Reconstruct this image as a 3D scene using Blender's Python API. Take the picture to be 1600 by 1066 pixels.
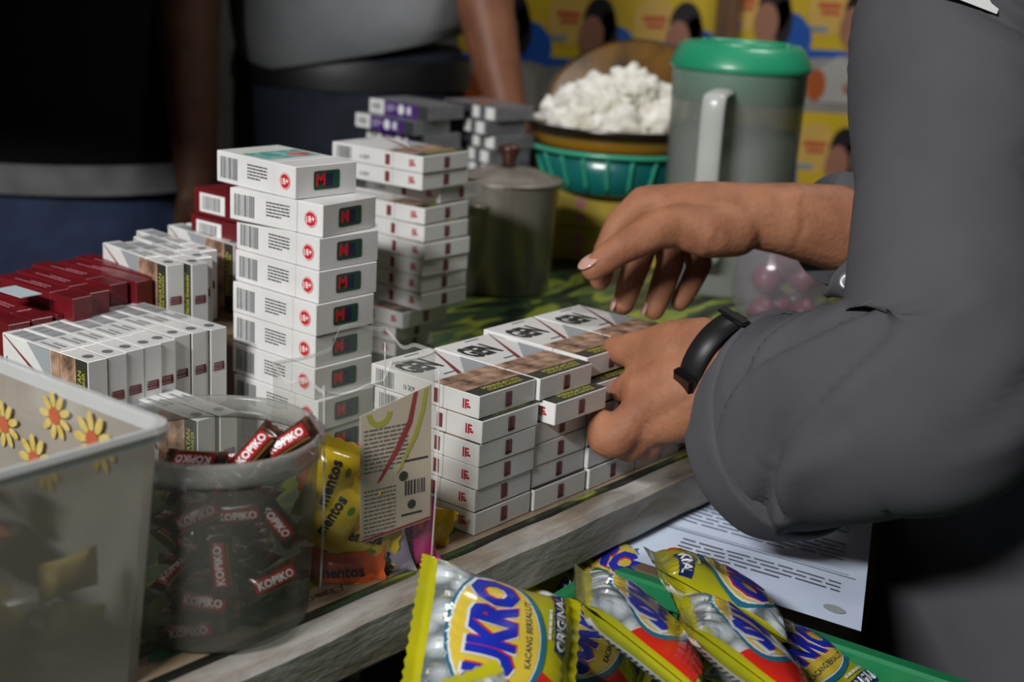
import bpy, bmesh, math, random
from mathutils import Vector, Matrix, noise
random.seed(7)
for o in list(bpy.data.objects): bpy.data.objects.remove(o)
SC = bpy.context.scene
COL = SC.collection
TZ = 0.85                      # height of the table top above the floor
# ------------------------------------------------------------------ camera
F = 2196.0; PITCH = math.radians(15.7); ROLL = math.radians(3.15); CAMH = TZ + .346
FW = Vector((0, math.cos(PITCH), -math.sin(PITCH))); R0 = Vector((1, 0, 0)); U0 = R0.cross(FW)
RT = R0*math.cos(ROLL) + U0*math.sin(ROLL); UP = -R0*math.sin(ROLL) + U0*math.cos(ROLL)
cd = bpy.data.cameras.new('camera'); cam = bpy.data.objects.new('camera', cd); COL.objects.link(cam)
cd.sensor_fit = 'HORIZONTAL'; cd.sensor_width = 36; cd.lens = F*36/1600
m = Matrix((RT, UP, -FW)).transposed().to_4x4(); m.translation = Vector((0, 0, CAMH)); cam.matrix_world = m
cd.clip_start = .02; cd.dof.use_dof = True; cd.dof.focus_distance = .84; cd.dof.aperture_fstop = 7.0
SC.camera = cam
# ------------------------------------------------------------------ world, lamp, exposure
w = bpy.data.worlds.new('world'); SC.world = w; w.use_nodes = True
w.node_tree.nodes['Background'].inputs[0].default_value = (.62, .68, .78, 1); w.node_tree.nodes['Background'].inputs[1].default_value = .09
def area(name, loc, target, sx, sy, power, col):
    l = bpy.data.lights.new(name, 'AREA'); l.shape = 'RECTANGLE'; l.size = sx; l.size_y = sy; l.energy = power; l.color = col
    o = bpy.data.objects.new(name, l); COL.objects.link(o); o.location = loc
    o.rotation_euler = (Vector(target)-Vector(loc)).to_track_quat('-Z', 'Y').to_euler(); return o
area('ceiling_tube_lamp', (-1.16, -1.05, 2.32), (-.05, 1.0, .85), .9, .16, 78, (1, .99, .98))
area('back_fill_light', (.75, 1.45, 2.75), (.45, 2.45, 1.0), .6, .16, 17, (1, .98, .95))  # added fill aimed at the back wall to lift the posters
SC.view_settings.view_transform = 'Standard'; SC.view_settings.look = 'None'; SC.view_settings.exposure = 0; SC.view_settings.gamma = 1
SC.view_settings.use_curve_mapping = False
# ------------------------------------------------------------------ where a sight line meets a height or a depth
def ray(x, y): return FW + RT*((x-800)/F) - UP*((y-533)/F)
def az(x, y, z):
    d = ray(x, y); return Vector((0, 0, CAMH)) + d*((z+TZ-CAMH)/d.z)
def ay(x, y, Y):
    d = ray(x, y); return Vector((0, 0, CAMH)) + d*(Y/d.y)
def T(x, y, z): return Vector((x, y, z+TZ))
# ------------------------------------------------------------------ materials
def lin(h):
    h = h.lstrip('#'); c = [int(h[i:i+2], 16)/255 for i in (0, 2, 4)]
    return tuple(((v+.055)/1.055)**2.4 if v > .04045 else v/12.92 for v in c) + (1,)
MATS = {}
def mat(name, col, rough=.5, metal=0, spec=.5, coat=0, col2=None, nscale=20, bump=0, bscale=200, detail=4, sheen=0, ramp=(.35, .65), stretch=(1, 1, 1), sss=0):
    if name in MATS: return MATS[name]
    M = bpy.data.materials.new(name); M.use_nodes = True; nt = M.node_tree; b = nt.nodes['Principled BSDF']
    b.inputs['Base Color'].default_value = lin(col); b.inputs['Roughness'].default_value = rough; b.inputs['Metallic'].default_value = metal
    b.inputs['Specular IOR Level'].default_value = spec; b.inputs['Coat Weight'].default_value = coat; b.inputs['Coat Roughness'].default_value = .12
    if sss: b.inputs['Subsurface Weight'].default_value = sss; b.inputs['Subsurface Radius'].default_value = (.01, .004, .002); b.inputs['Subsurface Scale'].default_value = 1
    if sheen: b.inputs['Sheen Weight'].default_value = sheen
    tc = nt.nodes.new('ShaderNodeTexCoord'); mp = nt.nodes.new('ShaderNodeMapping'); mp.inputs['Scale'].default_value = stretch
    nt.links.new(tc.outputs['Object'], mp.inputs[0])
    n = nt.nodes.new('ShaderNodeTexNoise'); n.inputs['Scale'].default_value = nscale; n.inputs['Detail'].default_value = detail
    nt.links.new(mp.outputs[0], n.inputs['Vector'])
    r = nt.nodes.new('ShaderNodeValToRGB'); r.color_ramp.elements[0].position = ramp[0]; r.color_ramp.elements[1].position = ramp[1]
    c1 = lin(col); c2 = lin(col2) if col2 else tuple(v*.9 for v in c1[:3])+(1,)
    r.color_ramp.elements[0].color = c1; r.color_ramp.elements[1].color = c2
    nt.links.new(n.outputs['Fac'], r.inputs[0]); nt.links.new(r.outputs[0], b.inputs['Base Color'])
    if bump:
        n2 = nt.nodes.new('ShaderNodeTexNoise'); n2.inputs['Scale'].default_value = bscale; n2.inputs['Detail'].default_value = 3
        nt.links.new(mp.outputs[0], n2.inputs['Vector'])
        bp = nt.nodes.new('ShaderNodeBump'); bp.inputs['Strength'].default_value = bump; bp.inputs['Distance'].default_value = .002
        nt.links.new(n2.outputs['Fac'], bp.inputs['Height']); nt.links.new(bp.outputs[0], b.inputs['Normal'])
    MATS[name] = M; return M
def clear(name, col, opacity, rough=.15, tint='#ffffff', refr=0, spec=.5, nscale=25):
    """see-through plastic: part clear, part milky, optionally part frosted"""
    if name in MATS: return MATS[name]
    M = bpy.data.materials.new(name); M.use_nodes = True; nt = M.node_tree; b = nt.nodes['Principled BSDF']
    b.inputs['Base Color'].default_value = lin(col); b.inputs['Roughness'].default_value = rough; b.inputs['Specular IOR Level'].default_value = spec
    n = nt.nodes.new('ShaderNodeTexNoise'); n.inputs['Scale'].default_value = nscale; tc = nt.nodes.new('ShaderNodeTexCoord'); nt.links.new(tc.outputs['Object'], n.inputs['Vector'])
    mr = nt.nodes.new('ShaderNodeMapRange'); mr.inputs[3].default_value = opacity*.82; mr.inputs[4].default_value = min(1, opacity*1.18); nt.links.new(n.outputs['Fac'], mr.inputs[0])
    t = nt.nodes.new('ShaderNodeBsdfTransparent'); t.inputs[0].default_value = lin(tint)
    mx = nt.nodes.new('ShaderNodeMixShader'); nt.links.new(mr.outputs[0], mx.inputs[0])
    src = t.outputs[0]
    if refr:
        g = nt.nodes.new('ShaderNodeBsdfRefraction'); g.inputs['Roughness'].default_value = .4; g.inputs['IOR'].default_value = 1.05; g.inputs[0].default_value = lin(tint)
        m2 = nt.nodes.new('ShaderNodeMixShader'); m2.inputs[0].default_value = refr; nt.links.new(t.outputs[0], m2.inputs[1]); nt.links.new(g.outputs[0], m2.inputs[2]); src = m2.outputs[0]
    nt.links.new(src, mx.inputs[1]); nt.links.new(b.outputs[0], mx.inputs[2]); nt.links.new(mx.outputs[0], nt.nodes['Material Output'].inputs[0])
    MATS[name] = M; return M
# ------------------------------------------------------------------ building helpers
def tag(o, label=None, cat=None, group=None, kind=None):
    if label: o['label'] = label
    if cat: o['category'] = cat
    if group: o['group'] = group
    if kind: o['kind'] = kind
    return o
def link(name, me, parent=None, M=None):
    o = bpy.data.objects.new(name, me); COL.objects.link(o)
    if parent is not None: o.parent = parent
    if M is not None and me is not None and not me.materials: me.materials.append(M)
    return o
def empty(name, mw, label, cat, group=None):
    o = bpy.data.objects.new(name, None); COL.objects.link(o); o.empty_display_size = .02
    o.matrix_world = mw if isinstance(mw, Matrix) else Matrix.Translation(mw)
    return tag(o, label, cat, group)
def mesh(name, v, f, M=None, smooth=False):
    me = bpy.data.meshes.new(name); me.from_pydata([tuple(p) for p in v], [], f); me.update()
    if smooth: me.shade_smooth()
    if M: me.materials.append(M)
    return me
def bm_mesh(name, bm, M=None, smooth=False):
    bmesh.ops.recalc_face_normals(bm, faces=bm.faces)
    me = bpy.data.meshes.new(name); bm.to_mesh(me); bm.free()
    if smooth: me.shade_smooth()
    if M: me.materials.append(M)
    return me
def add_box(bm, x0, x1, y0, y1, z0, z1, bev=0, mw=None):
    r = bmesh.ops.create_cube(bm, size=1); vs = r['verts']
    for v in vs: v.co = Vector((x0+(v.co.x+.5)*(x1-x0), y0+(v.co.y+.5)*(y1-y0), z0+(v.co.z+.5)*(z1-z0)))
    if bev: 
        es = list({e for v in vs for e in v.link_edges}); rr = bmesh.ops.bevel(bm, geom=es, offset=bev, segments=1, affect='EDGES', profile=.5); vs = rr['verts']
    if mw: 
        for v in vs: v.co = mw @ v.co
def box(name, x0, x1, y0, y1, z0, z1, M, bev=0):
    bm = bmesh.new(); add_box(bm, x0, x1, y0, y1, z0, z1, bev); return bm_mesh(name, bm, M)
def lathe(name, prof, M, seg=48, smooth=True, closed=False):
    v = []; f = []; n = len(prof)
    for k in range(seg):
        a = 2*math.pi*k/seg
        for r, z in prof: v.append((r*math.cos(a), r*math.sin(a), z))
    for k in range(seg):
        k2 = (k+1) % seg
        for i in range(n if closed else n-1):
            j = (i+1) % n; f.append((k*n+i, k2*n+i, k2*n+j, k*n+j))
    bm = bmesh.new(); me = mesh('t', v, f); bm.from_mesh(me); bmesh.ops.remove_doubles(bm, verts=bm.verts, dist=1e-6)
    bpy.data.meshes.remove(me); me = bm_mesh(name, bm, M, smooth); return me
def crom(P, t):
    n = len(P)-1; i = min(int(t), n-1); u = t-i
    p0, p1, p2, p3 = P[max(i-1, 0)], P[i], P[i+1], P[min(i+2, n)]
    return .5*((2*p1)+(p2-p0)*u+(2*p0-5*p1+4*p2-p3)*u*u+(3*p1-p0-3*p2+p3)*u**3)
def tube_vf(ch, hint, seg=28, sub=6, cap0=True, cap1=True, wr=None):
    """ch: (centre, ra, rb); smooth tube through the rings; wr(s, angle, point) scales the radius"""
    P = [Vector(c[0]) for c in ch]; A = [c[1] for c in ch]; B = [c[2] for c in ch]; n = (len(ch)-1)*sub+1
    v = []; f = []
    for k in range(n):
        t = k/sub; p = crom(P, t); tg = (crom(P, min(t+.05, len(ch)-1))-crom(P, max(t-.05, 0))).normalized()
        a = Vector(hint); a = (a-tg*a.dot(tg)).normalized(); b = tg.cross(a)
        ra, rb = crom(A, t), crom(B, t)
        for s in range(seg):
            an = 2*math.pi*s/seg; q = a*ra*math.cos(an)+b*rb*math.sin(an); sc_ = wr(t, an, p+q) if wr else 1
            v.append(p+q*sc_)
    for k in range(n-1):
        for s in range(seg):
            s2 = (s+1) % seg; f.append((k*seg+s, k*seg+s2, (k+1)*seg+s2, (k+1)*seg+s))
    if cap0: v.append(P[0]); c = len(v)-1; f += [(c, (s+1) % seg, s) for s in range(seg)]
    if cap1: v.append(P[-1]); c = len(v)-1; o = (n-1)*seg; f += [(c, o+s, o+(s+1) % seg) for s in range(seg)]
    return v, f
def join_vf(*parts):
    V = []; Fc = []
    for v, f in parts:
        o = len(V); V += [Vector(p) for p in v]; Fc += [tuple(i+o for i in q) for q in f]
    return V, Fc
def remeshed(name, chains, voxel, M, it=4):
    """union of tapered capsule chains grown into one smooth skin"""
    bm = bmesh.new()
    for ch in chains:
        for (p, r) in ch:
            bmesh.ops.create_icosphere(bm, subdivisions=2, radius=r, matrix=Matrix.Translation(p))
        for (p, r), (q, s) in zip(ch, ch[1:]):
            d = Vector(q)-Vector(p)
            if d.length < 1e-6: continue
            mw = Matrix.Translation((Vector(p)+Vector(q))/2) @ d.to_track_quat('Z', 'Y').to_matrix().to_4x4()
            bmesh.ops.create_cone(bm, cap_ends=True, segments=20, radius1=r, radius2=s, depth=d.length, matrix=mw)
    me = bm_mesh('tmp', bm); o = bpy.data.objects.new('tmp', me); COL.objects.link(o)
    md = o.modifiers.new('r', 'REMESH'); md.mode = 'VOXEL'; md.voxel_size = voxel
    s = o.modifiers.new('s', 'SMOOTH'); s.iterations = it; s.factor = .5
    dg = bpy.context.evaluated_depsgraph_get(); dg.update(); e = o.evaluated_get(dg); out = bpy.data.meshes.new_from_object(e); out.name = name
    bpy.data.objects.remove(o); out.materials.clear(); out.materials.append(M); out.shade_smooth(); return out
# flat print: collected as 2-D shapes, then laid on a plane or on any curved surface
TXT = {}
def text2d(s, bold=0):
    k = (s, bold)
    if k not in TXT:
        c = bpy.data.curves.new('t', 'FONT'); c.body = s; c.size = 1; c.align_x = 'CENTER'; c.align_y = 'CENTER'; c.resolution_u = 2; c.offset = bold; c.fill_mode = 'FRONT'
        o = bpy.data.objects.new('t', c); COL.objects.link(o); dg = bpy.context.evaluated_depsgraph_get(); dg.update()
        me = bpy.data.meshes.new_from_object(o.evaluated_get(dg)); bpy.data.objects.remove(o)
        V = [(v.co.x, v.co.y) for v in me.vertices]; Fc = [tuple(p.vertices) for p in me.polygons]; bpy.data.meshes.remove(me)
        xs = [p[0] for p in V]; ys = [p[1] for p in V]; cx, cy = (min(xs)+max(xs))/2, (min(ys)+max(ys))/2; w, h = max(xs)-min(xs), max(ys)-min(ys)
        TXT[k] = ([((x-cx)/w, (y-cy)/h) for x, y in V], Fc)
    return TXT[k]
class Print:
    def __init__(s): s.v = []; s.f = []
    def poly(s, pts): o = len(s.v); s.v += list(pts); s.f.append(tuple(range(o, o+len(pts)))); return s
    def rect(s, x, y, w, h, a=0):
        c, d = math.cos(a), math.sin(a); return s.poly([(x+px*w/2*c-py*h/2*d, y+px*w/2*d+py*h/2*c) for px, py in ((-1, -1), (1, -1), (1, 1), (-1, 1))])
    def ell(s, x, y, rx, ry, n=20, a=0):
        c, d = math.cos(a), math.sin(a); P = [(rx*math.cos(2*math.pi*k/n), ry*math.sin(2*math.pi*k/n)) for k in range(n)]
        return s.poly([(x+p*c-q*d, y+p*d+q*c) for p, q in P])
    def ring(s, x, y, r0, r1, n=20, k0=0, k1=None):
        k1 = n if k1 is None else k1
        for k in range(k0, k1):
            a, b = 2*math.pi*k/n, 2*math.pi*(k+1)/n
            s.poly([(x+r0*math.cos(a), y+r0*math.sin(a)), (x+r1*math.cos(a), y+r1*math.sin(a)), (x+r1*math.cos(b), y+r1*math.sin(b)), (x+r0*math.cos(b), y+r0*math.sin(b))])
        return s
    def text(s, t, x, y, w, h, a=0, bold=0, arc=0):
        V, Fc = text2d(t, bold); o = len(s.v); c, d = math.cos(a), math.sin(a)
        for p, q in V:
            p, q = p*w, q*h+arc*(p*2)**2*h; s.v.append((x+p*c-q*d, y+p*d+q*c))
        s.f += [tuple(i+o for i in q) for q in Fc]; return s
    def bars(s, x, y, w, h, n=14, seed=1):
        r = random.Random(seed); q = x-w/2; u = w/n/1.9
        while q < x+w/2-u*2:
            b = u*r.choice((.6, 1, 1.6)); s.rect(q+b/2, y, b, h); q += b+u*r.choice((.5, .8, 1.2))
        return s
    def lines(s, x, y, w, h, n, th=.5, seed=3):
        r = random.Random(seed)
        for k in range(n):
            yy = y+h/2-h*(k+.5)/n; q = x-w/2; e = x+w/2*(1 if k < n-1 else .3)
            while q < e:
                b = min(w*r.uniform(.06, .2), e-q); s.rect(q+b/2, yy, b, h/n*th); q += b+w*.025
        return s
    def mesh(s, name, M, fn, maxe=None):
        """fn(x, y) -> point in space"""
        bm = bmesh.new(); vs = [bm.verts.new((x, y, 0)) for x, y in s.v]
        for f in s.f:
            try: bm.faces.new([vs[i] for i in f])
            except ValueError: pass
        if maxe:
            bmesh.ops.triangulate(bm, faces=bm.faces)
            for _ in range(5):
                es = [e for e in bm.edges if e.calc_length() > maxe]
                if not es: break
                bmesh.ops.subdivide_edges(bm, edges=es, cuts=1); bmesh.ops.triangulate(bm, faces=bm.faces)
        for v in bm.verts: v.co = fn(v.co.x, v.co.y)
        me = bpy.data.meshes.new(name); bm.to_mesh(me); bm.free(); me.materials.append(M); return me
def plane(o, ex, ey, off=.00012):
    o, ex, ey = Vector(o), Vector(ex), Vector(ey); n = ex.cross(ey).normalized()*off
    return lambda x, y: o+ex*x+ey*y+n
def frame(o, x, y, z):
    mm = Matrix((Vector(x), Vector(y), Vector(z))).transposed().to_4x4(); mm.translation = Vector(o); return mm
def dirv(deg): a = math.radians(deg); return Vector((math.cos(a), math.sin(a), 0))
ORD = ['first', 'second', 'third', 'fourth', 'fifth', 'sixth', 'seventh', 'eighth', 'ninth', 'tenth', 'eleventh', 'twelfth', 'thirteenth']
def inst(protos, name, mw, label, cat, group=None, skip=()):
    """one more individual: an Empty with its own part objects on shared meshes"""
    e = empty(name, mw, label, cat, group); tops = {}
    for key, me, par in protos:
        if key in skip: continue
        o = bpy.data.objects.new(me.name.split('.')[0], me); COL.objects.link(o); o.parent = tops.get(par, e); tops[key] = o
    return e
EU = dirv(50.96); EV = Vector((-EU.y, EU.x, 0)); EZ = Vector((0, 0, 1))
# ------------------------------------------------------------------ setting: floor, wall, table
WOODF = mat('concrete_floor', '#4a4743', .8, col2='#3a3835', nscale=6, bump=.2, bscale=60)
tag(link('floor', box('floor', -3, 3, -2.5, 3.2, -.05, 0, WOODF)), kind='structure')
WALL = mat('wall_paint', '#5b5a55', .85, col2='#4a4944', nscale=4, bump=.15, bscale=80)
tag(link('wall_back', box('wall_back', -3, 3, 2.46, 2.56, 0, 2.9, WALL)), kind='structure')
tag(link('wall_left', box('wall_left', -3.1, -3, -2.5, 3.2, 0, 2.9, WALL)), kind='structure')
tag(link('wall_right', box('wall_right', 3, 3.1, -2.5, 3.2, 0, 2.9, WALL)), kind='structure')
tag(link('trim_1', box('trim_1', .316, .352, 2.43, 2.4570, 0, 2.9, mat('brown_batten', '#5a3a1c', .6, col2='#3e2712', nscale=8, stretch=(8, 8, .6)))), kind='structure')
# table: a painted plank with worn edge, legs, and a printed vinyl cover
E0 = T(-.031, .759, 0); NB = Vector((-EU.y, EU.x, 0))     # a point of the front edge, direction to the back
tm = frame(E0, EU, NB, EZ)
TAB = empty('market_table', tm, 'worn wooden stall table with a peeling grey-painted plank edge', 'table')
PLANK = mat('worn_plank', '#a5a29c', .7, col2='#7f7364', nscale=12, bump=.4, bscale=80, stretch=(1, 3.5, 3.5), ramp=(.42, .62))
UNDER = mat('table_wood', '#3b3128', .7, col2='#2a231d', nscale=10, stretch=(1, 6, 6))
bm = bmesh.new(); add_box(bm, -.62, 1.0, .006, .74, -.034, -.0022, .002)
link('table_top', bm_mesh('table_top', bm, UNDER), TAB)
bm = bmesh.new(); add_box(bm, -.62, 1.0, -.020, .0055, -.036, -.0024, .004)
bmesh.ops.subdivide_edges(bm, edges=[e for e in bm.edges if e.calc_length() > .5], cuts=60)
for v in bm.verts: v.co += Vector((0, noise.noise(v.co*18)*.0016, noise.noise(v.co*25+Vector((3, 1, 2)))*.0012))
link('edge_plank', bm_mesh('edge_plank', bm, PLANK), TAB)
for x, y in ((-.57, .06), (.95, .06), (-.57, .68), (.95, .68)):
    link('leg', box('leg', x-.025, x+.025, y-.025, y+.025, -TZ, -.034, UNDER, .002), TAB)
# printed cover: colour bands by distance from the edge, broken up by slanted leaf shapes
CM = bpy.data.materials.new('printed_vinyl'); CM.use_nodes = True; nt = CM.node_tree; b = nt.nodes['Principled BSDF']; b.inputs['Roughness'].default_value = .32
tc = nt.nodes.new('ShaderNodeTexCoord'); mp = nt.nodes.new('ShaderNodeMapping'); mp.inputs['Rotation'].default_value = (0, 0, .5); mp.inputs['Scale'].default_value = (3.2, 9, 1)
nt.links.new(tc.outputs['Object'], mp.inputs[0]); nz = nt.nodes.new('ShaderNodeTexNoise'); nz.inputs['Scale'].default_value = 3.2; nz.inputs['Detail'].default_value = 1.5; nz.inputs['Distortion'].default_value = .6
nt.links.new(mp.outputs[0], nz.inputs['Vector']); cr = nt.nodes.new('ShaderNodeValToRGB'); cr.color_ramp.interpolation = 'EASE'
els = cr.color_ramp.elements; els[0].position = 0; els[0].color = lin('#171a16'); els[1].position = 1; els[1].color = lin('#c9c4a8')
for p, c in ((.42, '#1b1f1a'), (.47, '#2f4a2b'), (.52, '#33402c'), (.555, '#8f9a2e'), (.6, '#7d8a35'), (.64, '#3f5e3a')):
    e = els.new(p); e.color = lin(c)
nt.links.new(nz.outputs['Fac'], cr.inputs[0]); nt.links.new(cr.outputs[0], b.inputs['Base Color'])
cover = link('table_cover', box('table_cover', -.615, .995, -.002, .735, -.0022, 0, CM)); cover.matrix_world = tm
tag(cover, 'glossy printed vinyl table cover in dark green and yellow-green leaf pattern', 'table cover')
pr = Print().rect(.19, .012, 1.56, .020); link('cream_border', pr.mesh('cream_border', mat('cream_print', '#9c8a72', .4, col2='#7f6d58', nscale=30), lambda x, y: Vector((x, y, .0002))), cover)
pr = Print()
for k, t in enumerate(('Strawberry', 'Blueberry', 'Carbonara', 'Strawberry')): pr.text(t, -.10+.165*k, .0125, .058, .0078)
link('border_lettering', pr.mesh('border_lettering', mat('brown_ink', '#3a2c22', .5), lambda x, y: Vector((x, y, .0004))), cover)
pr = Print()
for k, (x, y, a, l) in enumerate(((-.005, .034, .25, .11), (-.10, .036, .2, .1), (-.12, .04, .2, .1), (.3, .035, .3, .1))): pr.ell(x, y, l/2, .0075, 18, a)
link('leaf_print', pr.mesh('leaf_print', mat('leaf_ink', '#9fae4a', .4, col2='#c3cc86', nscale=40), lambda x, y: Vector((x, y, .0003))), cover)
pr = Print()
for k, (x, y, a, l) in enumerate(((.03, .030, .25, .15), (-.14, .028, .2, .12), (.03, .05, .3, .14))): pr.ell(x, y, l/2, .010, 18, a)
link('green_print', pr.mesh('green_print', mat('green_ink', '#2d5a3b', .4, col2='#3c6b46', nscale=40), lambda x, y: Vector((x, y, .00025))), cover)
# ------------------------------------------------------------------ cigarette packs
CARD = mat('white_card', '#dcdcda', .38, coat=.25, col2='#d2d2d0', nscale=30)
CARDG = mat('grey_print', '#9aa0a4', .45); INK = mat('black_ink', '#26262a', .5); GINK = mat('grey_ink', '#6a6c70', .5)
REDI = mat('red_ink', '#b02030', .45); DRED = mat('maroon_ink', '#7a3036', .5); YEL = mat('yellow_ink', '#c3c22e', .45)
WARN = mat('warning_photo', '#4c3628', .4, col2='#c09c84', nscale=85, detail=2, ramp=(.3, .7)); WARNB = mat('warning_black', '#33352f', .4)
WHITEI = mat('white_ink', '#e6e6e4', .45)
def add_print(L, par, name, M, pr, fn): L.append((name, pr.mesh(name, M, fn), par))
def body(L, W, Ln, Th, M, seam=.3):
    g = .00012; s = Ln*seam
    L.append(('carton', box('carton', g, W-g, s+.00015, Ln-g, g, Th-g, M, .0005), None))
    L.append(('flip_lid', box('flip_lid', g, W-g, g, s-.00015, g, Th-g, M, .0005), None))
def faces(W, Ln, Th):
    return dict(top=plane((0, 0, Th), (1, 0, 0), (0, 1, 0)), left=plane((0, Ln, 0), (0, -1, 0), (0, 0, 1)), end=plane((0, 0, 0), (1, 0, 0), (0, 0, 1)), right=plane((W, 0, 0), (0, 1, 0), (0, 0, 1)))
# slim sixteen-stick pack
SW, SL, ST = .054, .0903, .0146
def make_slim():
    L = []; body(L, SW, SL, ST, CARD, .32); Fm = faces(SW, SL, ST); W, Ln, Th = SW, SL, ST
    add_print(L, 'carton', 'brand_lettering', INK, Print().text('GEN', .32*W, .735*Ln, .5*W, .25*Ln, 0, .05), Fm['top'])
    add_print(L, 'carton', 'small_lettering', GINK, Print().rect(.42*W, .49*Ln, .2*W, .018*Ln).rect(.6*W, .95*Ln, .25*W, .014*Ln), Fm['top'])
    add_print(L, 'carton', 'grey_panel', CARDG, Print().poly([(.995*W, .43*Ln), (.995*W, .7*Ln), (.56*W, .43*Ln)]), Fm['top'])
    add_print(L, 'carton', 'red_stripe', DRED, Print().poly([(.45*W, .43*Ln), (.52*W, .43*Ln), (.985*W, .97*Ln), (.98*W, .98*Ln)]), plane((0, 0, Th), (1, 0, 0), (0, 1, 0), .0002))
    add_print(L, 'carton', 'warning_picture', WARN, Print().rect(W/2, .37*Ln, W*.985, .1*Ln), Fm['top'])
    add_print(L, 'flip_lid', 'warning_picture', WARN, Print().rect(W/2, .225*Ln, W*.985, .18*Ln), Fm['top'])
    add_print(L, 'flip_lid', 'warning_band', WARNB, Print().rect(W/2, .07*Ln, W*.985, .125*Ln), Fm['top'])
    add_print(L, 'flip_lid', 'warning_lettering', YEL, Print().text('PERINGATAN', .55*W, .095*Ln, .62*W, .04*Ln).text('ROKOK KANKER', .55*W, .05*Ln, .6*W, .03*Ln), plane((0, 0, Th), (1, 0, 0), (0, 1, 0), .0002))
    add_print(L, 'carton', 'barcode', GINK, Print().bars(.15*Ln, .5*Th, .19*Ln, .72*Th, 12), Fm['left'])
    add_print(L, 'carton', 'side_lettering', INK, Print().text('16 SKM', .37*Ln, .42*Th, .1*Ln, .24*Th), Fm['left'])
    add_print(L, 'carton', 'emblem', DRED, Print().rect(.625*Ln, .5*Th, .05*Ln, .62*Th), Fm['left'])
    add_print(L, 'flip_lid', 'side_mark', REDI, Print().text('IF', .885*Ln, .52*Th, .055*Ln, .42*Th, 0, .03).rect(.91*Ln, .42*Th, .03*Ln, .1*Th), Fm['left'])
    e = Print().rect(.5*W, .5*Th, .012*W, .66*Th)
    for k in range(4): e.rect((.465+.03*k)*W, .5*Th, .02*W, (.66-.05*(k == 3))*Th)
    e.rect(.51*W, .25*Th, .11*W, .1*Th); add_print(L, 'flip_lid', 'emblem', DRED, e, Fm['end'])
    add_print(L, 'carton', 'top_barcode', CARDG, Print().bars(.8*Ln, .5*Th, .3*Ln, .7*Th, 16, 5).lines(.5*Ln, .5*Th, .22*Ln, .6*Th, 2, .6), Fm['right'])
    add_print(L, 'flip_lid', 'top_emblem', GINK, Print().ring(.11*Ln, .5*Th, .0018, .0036, 12).rect(.11*Ln, .5*Th, .003, .003), Fm['right'])
    return L
SLIM = make_slim()
# thick twelve-stick pack with green emblem
KW, KL, KT = .054, .086, .022
GREEN = mat('dark_green_ink', '#1d4a3a', .4); TEAL = mat('teal_print', '#3f8f86', .4, col2='#7fb8ae', nscale=120, ramp=(.4, .6)); PINK = mat('pink_print', '#cf6a74', .4); NAVY = mat('navy_ink', '#1c2444', .4)
REDC = mat('scarlet_ink', '#c8202c', .4)
def rrect(x, y, w, h, r, n=4):
    P = []
    for cx, cy, a0 in ((x+w/2-r, y+h/2-r, 0), (x-w/2+r, y+h/2-r, 90), (x-w/2+r, y-h/2+r, 180), (x+w/2-r, y-h/2+r, 270)):
        for k in range(n+1): a = math.radians(a0+90*k/n); P.append((cx+r*math.cos(a), cy+r*math.sin(a)))
    return P
def make_thick():
    L = []; body(L, KW, KL, KT, CARD, .27); Fm = faces(KW, KL, KT); W, Ln, Th = KW, KL, KT
    add_print(L, 'carton', 'barcode', GINK, Print().bars(.17*Ln, .5*Th, .23*Ln, .68*Th, 14, 2), Fm['left'])
    add_print(L, 'carton', 'text_block', INK, Print().lines(.53*Ln, .55*Th, .25*Ln, .5*Th, 5, .42), Fm['left'])
    add_print(L, 'flip_lid', 'age_mark', REDC, Print().ring(.875*Ln, .5*Th, .0, .0056, 24), Fm['left'])
    add_print(L, 'flip_lid', 'age_mark_lettering', WHITEI, Print().text('18+', .875*Ln, .5*Th, .0075, .0045, .15, .02).ring(.875*Ln, .5*Th, .0048, .0052, 24), plane((0, Ln, 0), (0, -1, 0), (0, 0, 1), .00025))
    add_print(L, 'flip_lid', 'green_emblem', GREEN, Print().poly(rrect(.5*W, .52*Th, .42*W, .58*Th, .0016)), Fm['end'])
    add_print(L, 'flip_lid', 'emblem_centre', NAVY, Print().rect(.53*W, .52*Th, .13*W, .4*Th), plane((0, 0, 0), (1, 0, 0), (0, 0, 1), .0002))
    add_print(L, 'flip_lid', 'red_initial', REDC, Print().text('M', .4*W, .54*Th, .15*W, .38*Th, 0, .05), plane((0, 0, 0), (1, 0, 0), (0, 0, 1), .0003))
    add_print(L, 'carton', 'front_picture', TEAL, Print().rect(.5*W, .56*Ln, .86*W, .32*Ln), Fm['top'])
    add_print(L, 'carton', 'front_mark', PINK, Print().ell(.72*W, .52*Ln, .16*W, .09*Ln).rect(.82*W, .5*Ln, .2*W, .05*Ln), plane((0, 0, Th), (1, 0, 0), (0, 1, 0), .0002))
    return L
THICK = make_thick()
REDCARD = mat('red_card', '#6c101a', .4, coat=.12, col2='#5c0d16', nscale=30); PALE = mat('pale_red_ink', '#c4808a', .5)
RW, RL, RT_ = .055, .088, .0205
def make_red():
    L = []; body(L, RW, RL, RT_, REDCARD, .28); Fm = faces(RW, RL, RT_); W, Ln, Th = RW, RL, RT_
    add_print(L, 'carton', 'white_panel', WHITEI, Print().rect(.25*Ln, .5*Th, .34*Ln, .7*Th), Fm['left'])
    add_print(L, 'carton', 'barcode', GINK, Print().bars(.25*Ln, .5*Th, .26*Ln, .5*Th, 12, 4), plane((0, Ln, 0), (0, -1, 0), (0, 0, 1), .00025))
    add_print(L, 'carton', 'side_lettering', PALE, Print().lines(.62*Ln, .5*Th, .4*Ln, .45*Th, 2, .4), Fm['right'])
    add_print(L, 'flip_lid', 'gold_mark', mat('dull_gold_ink', '#8c4a38', .4), Print().ring(.5*W, .5*Th, .003, .0042, 16, 2, 10), Fm['end'])
    return L
REDP = make_red()
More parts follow.
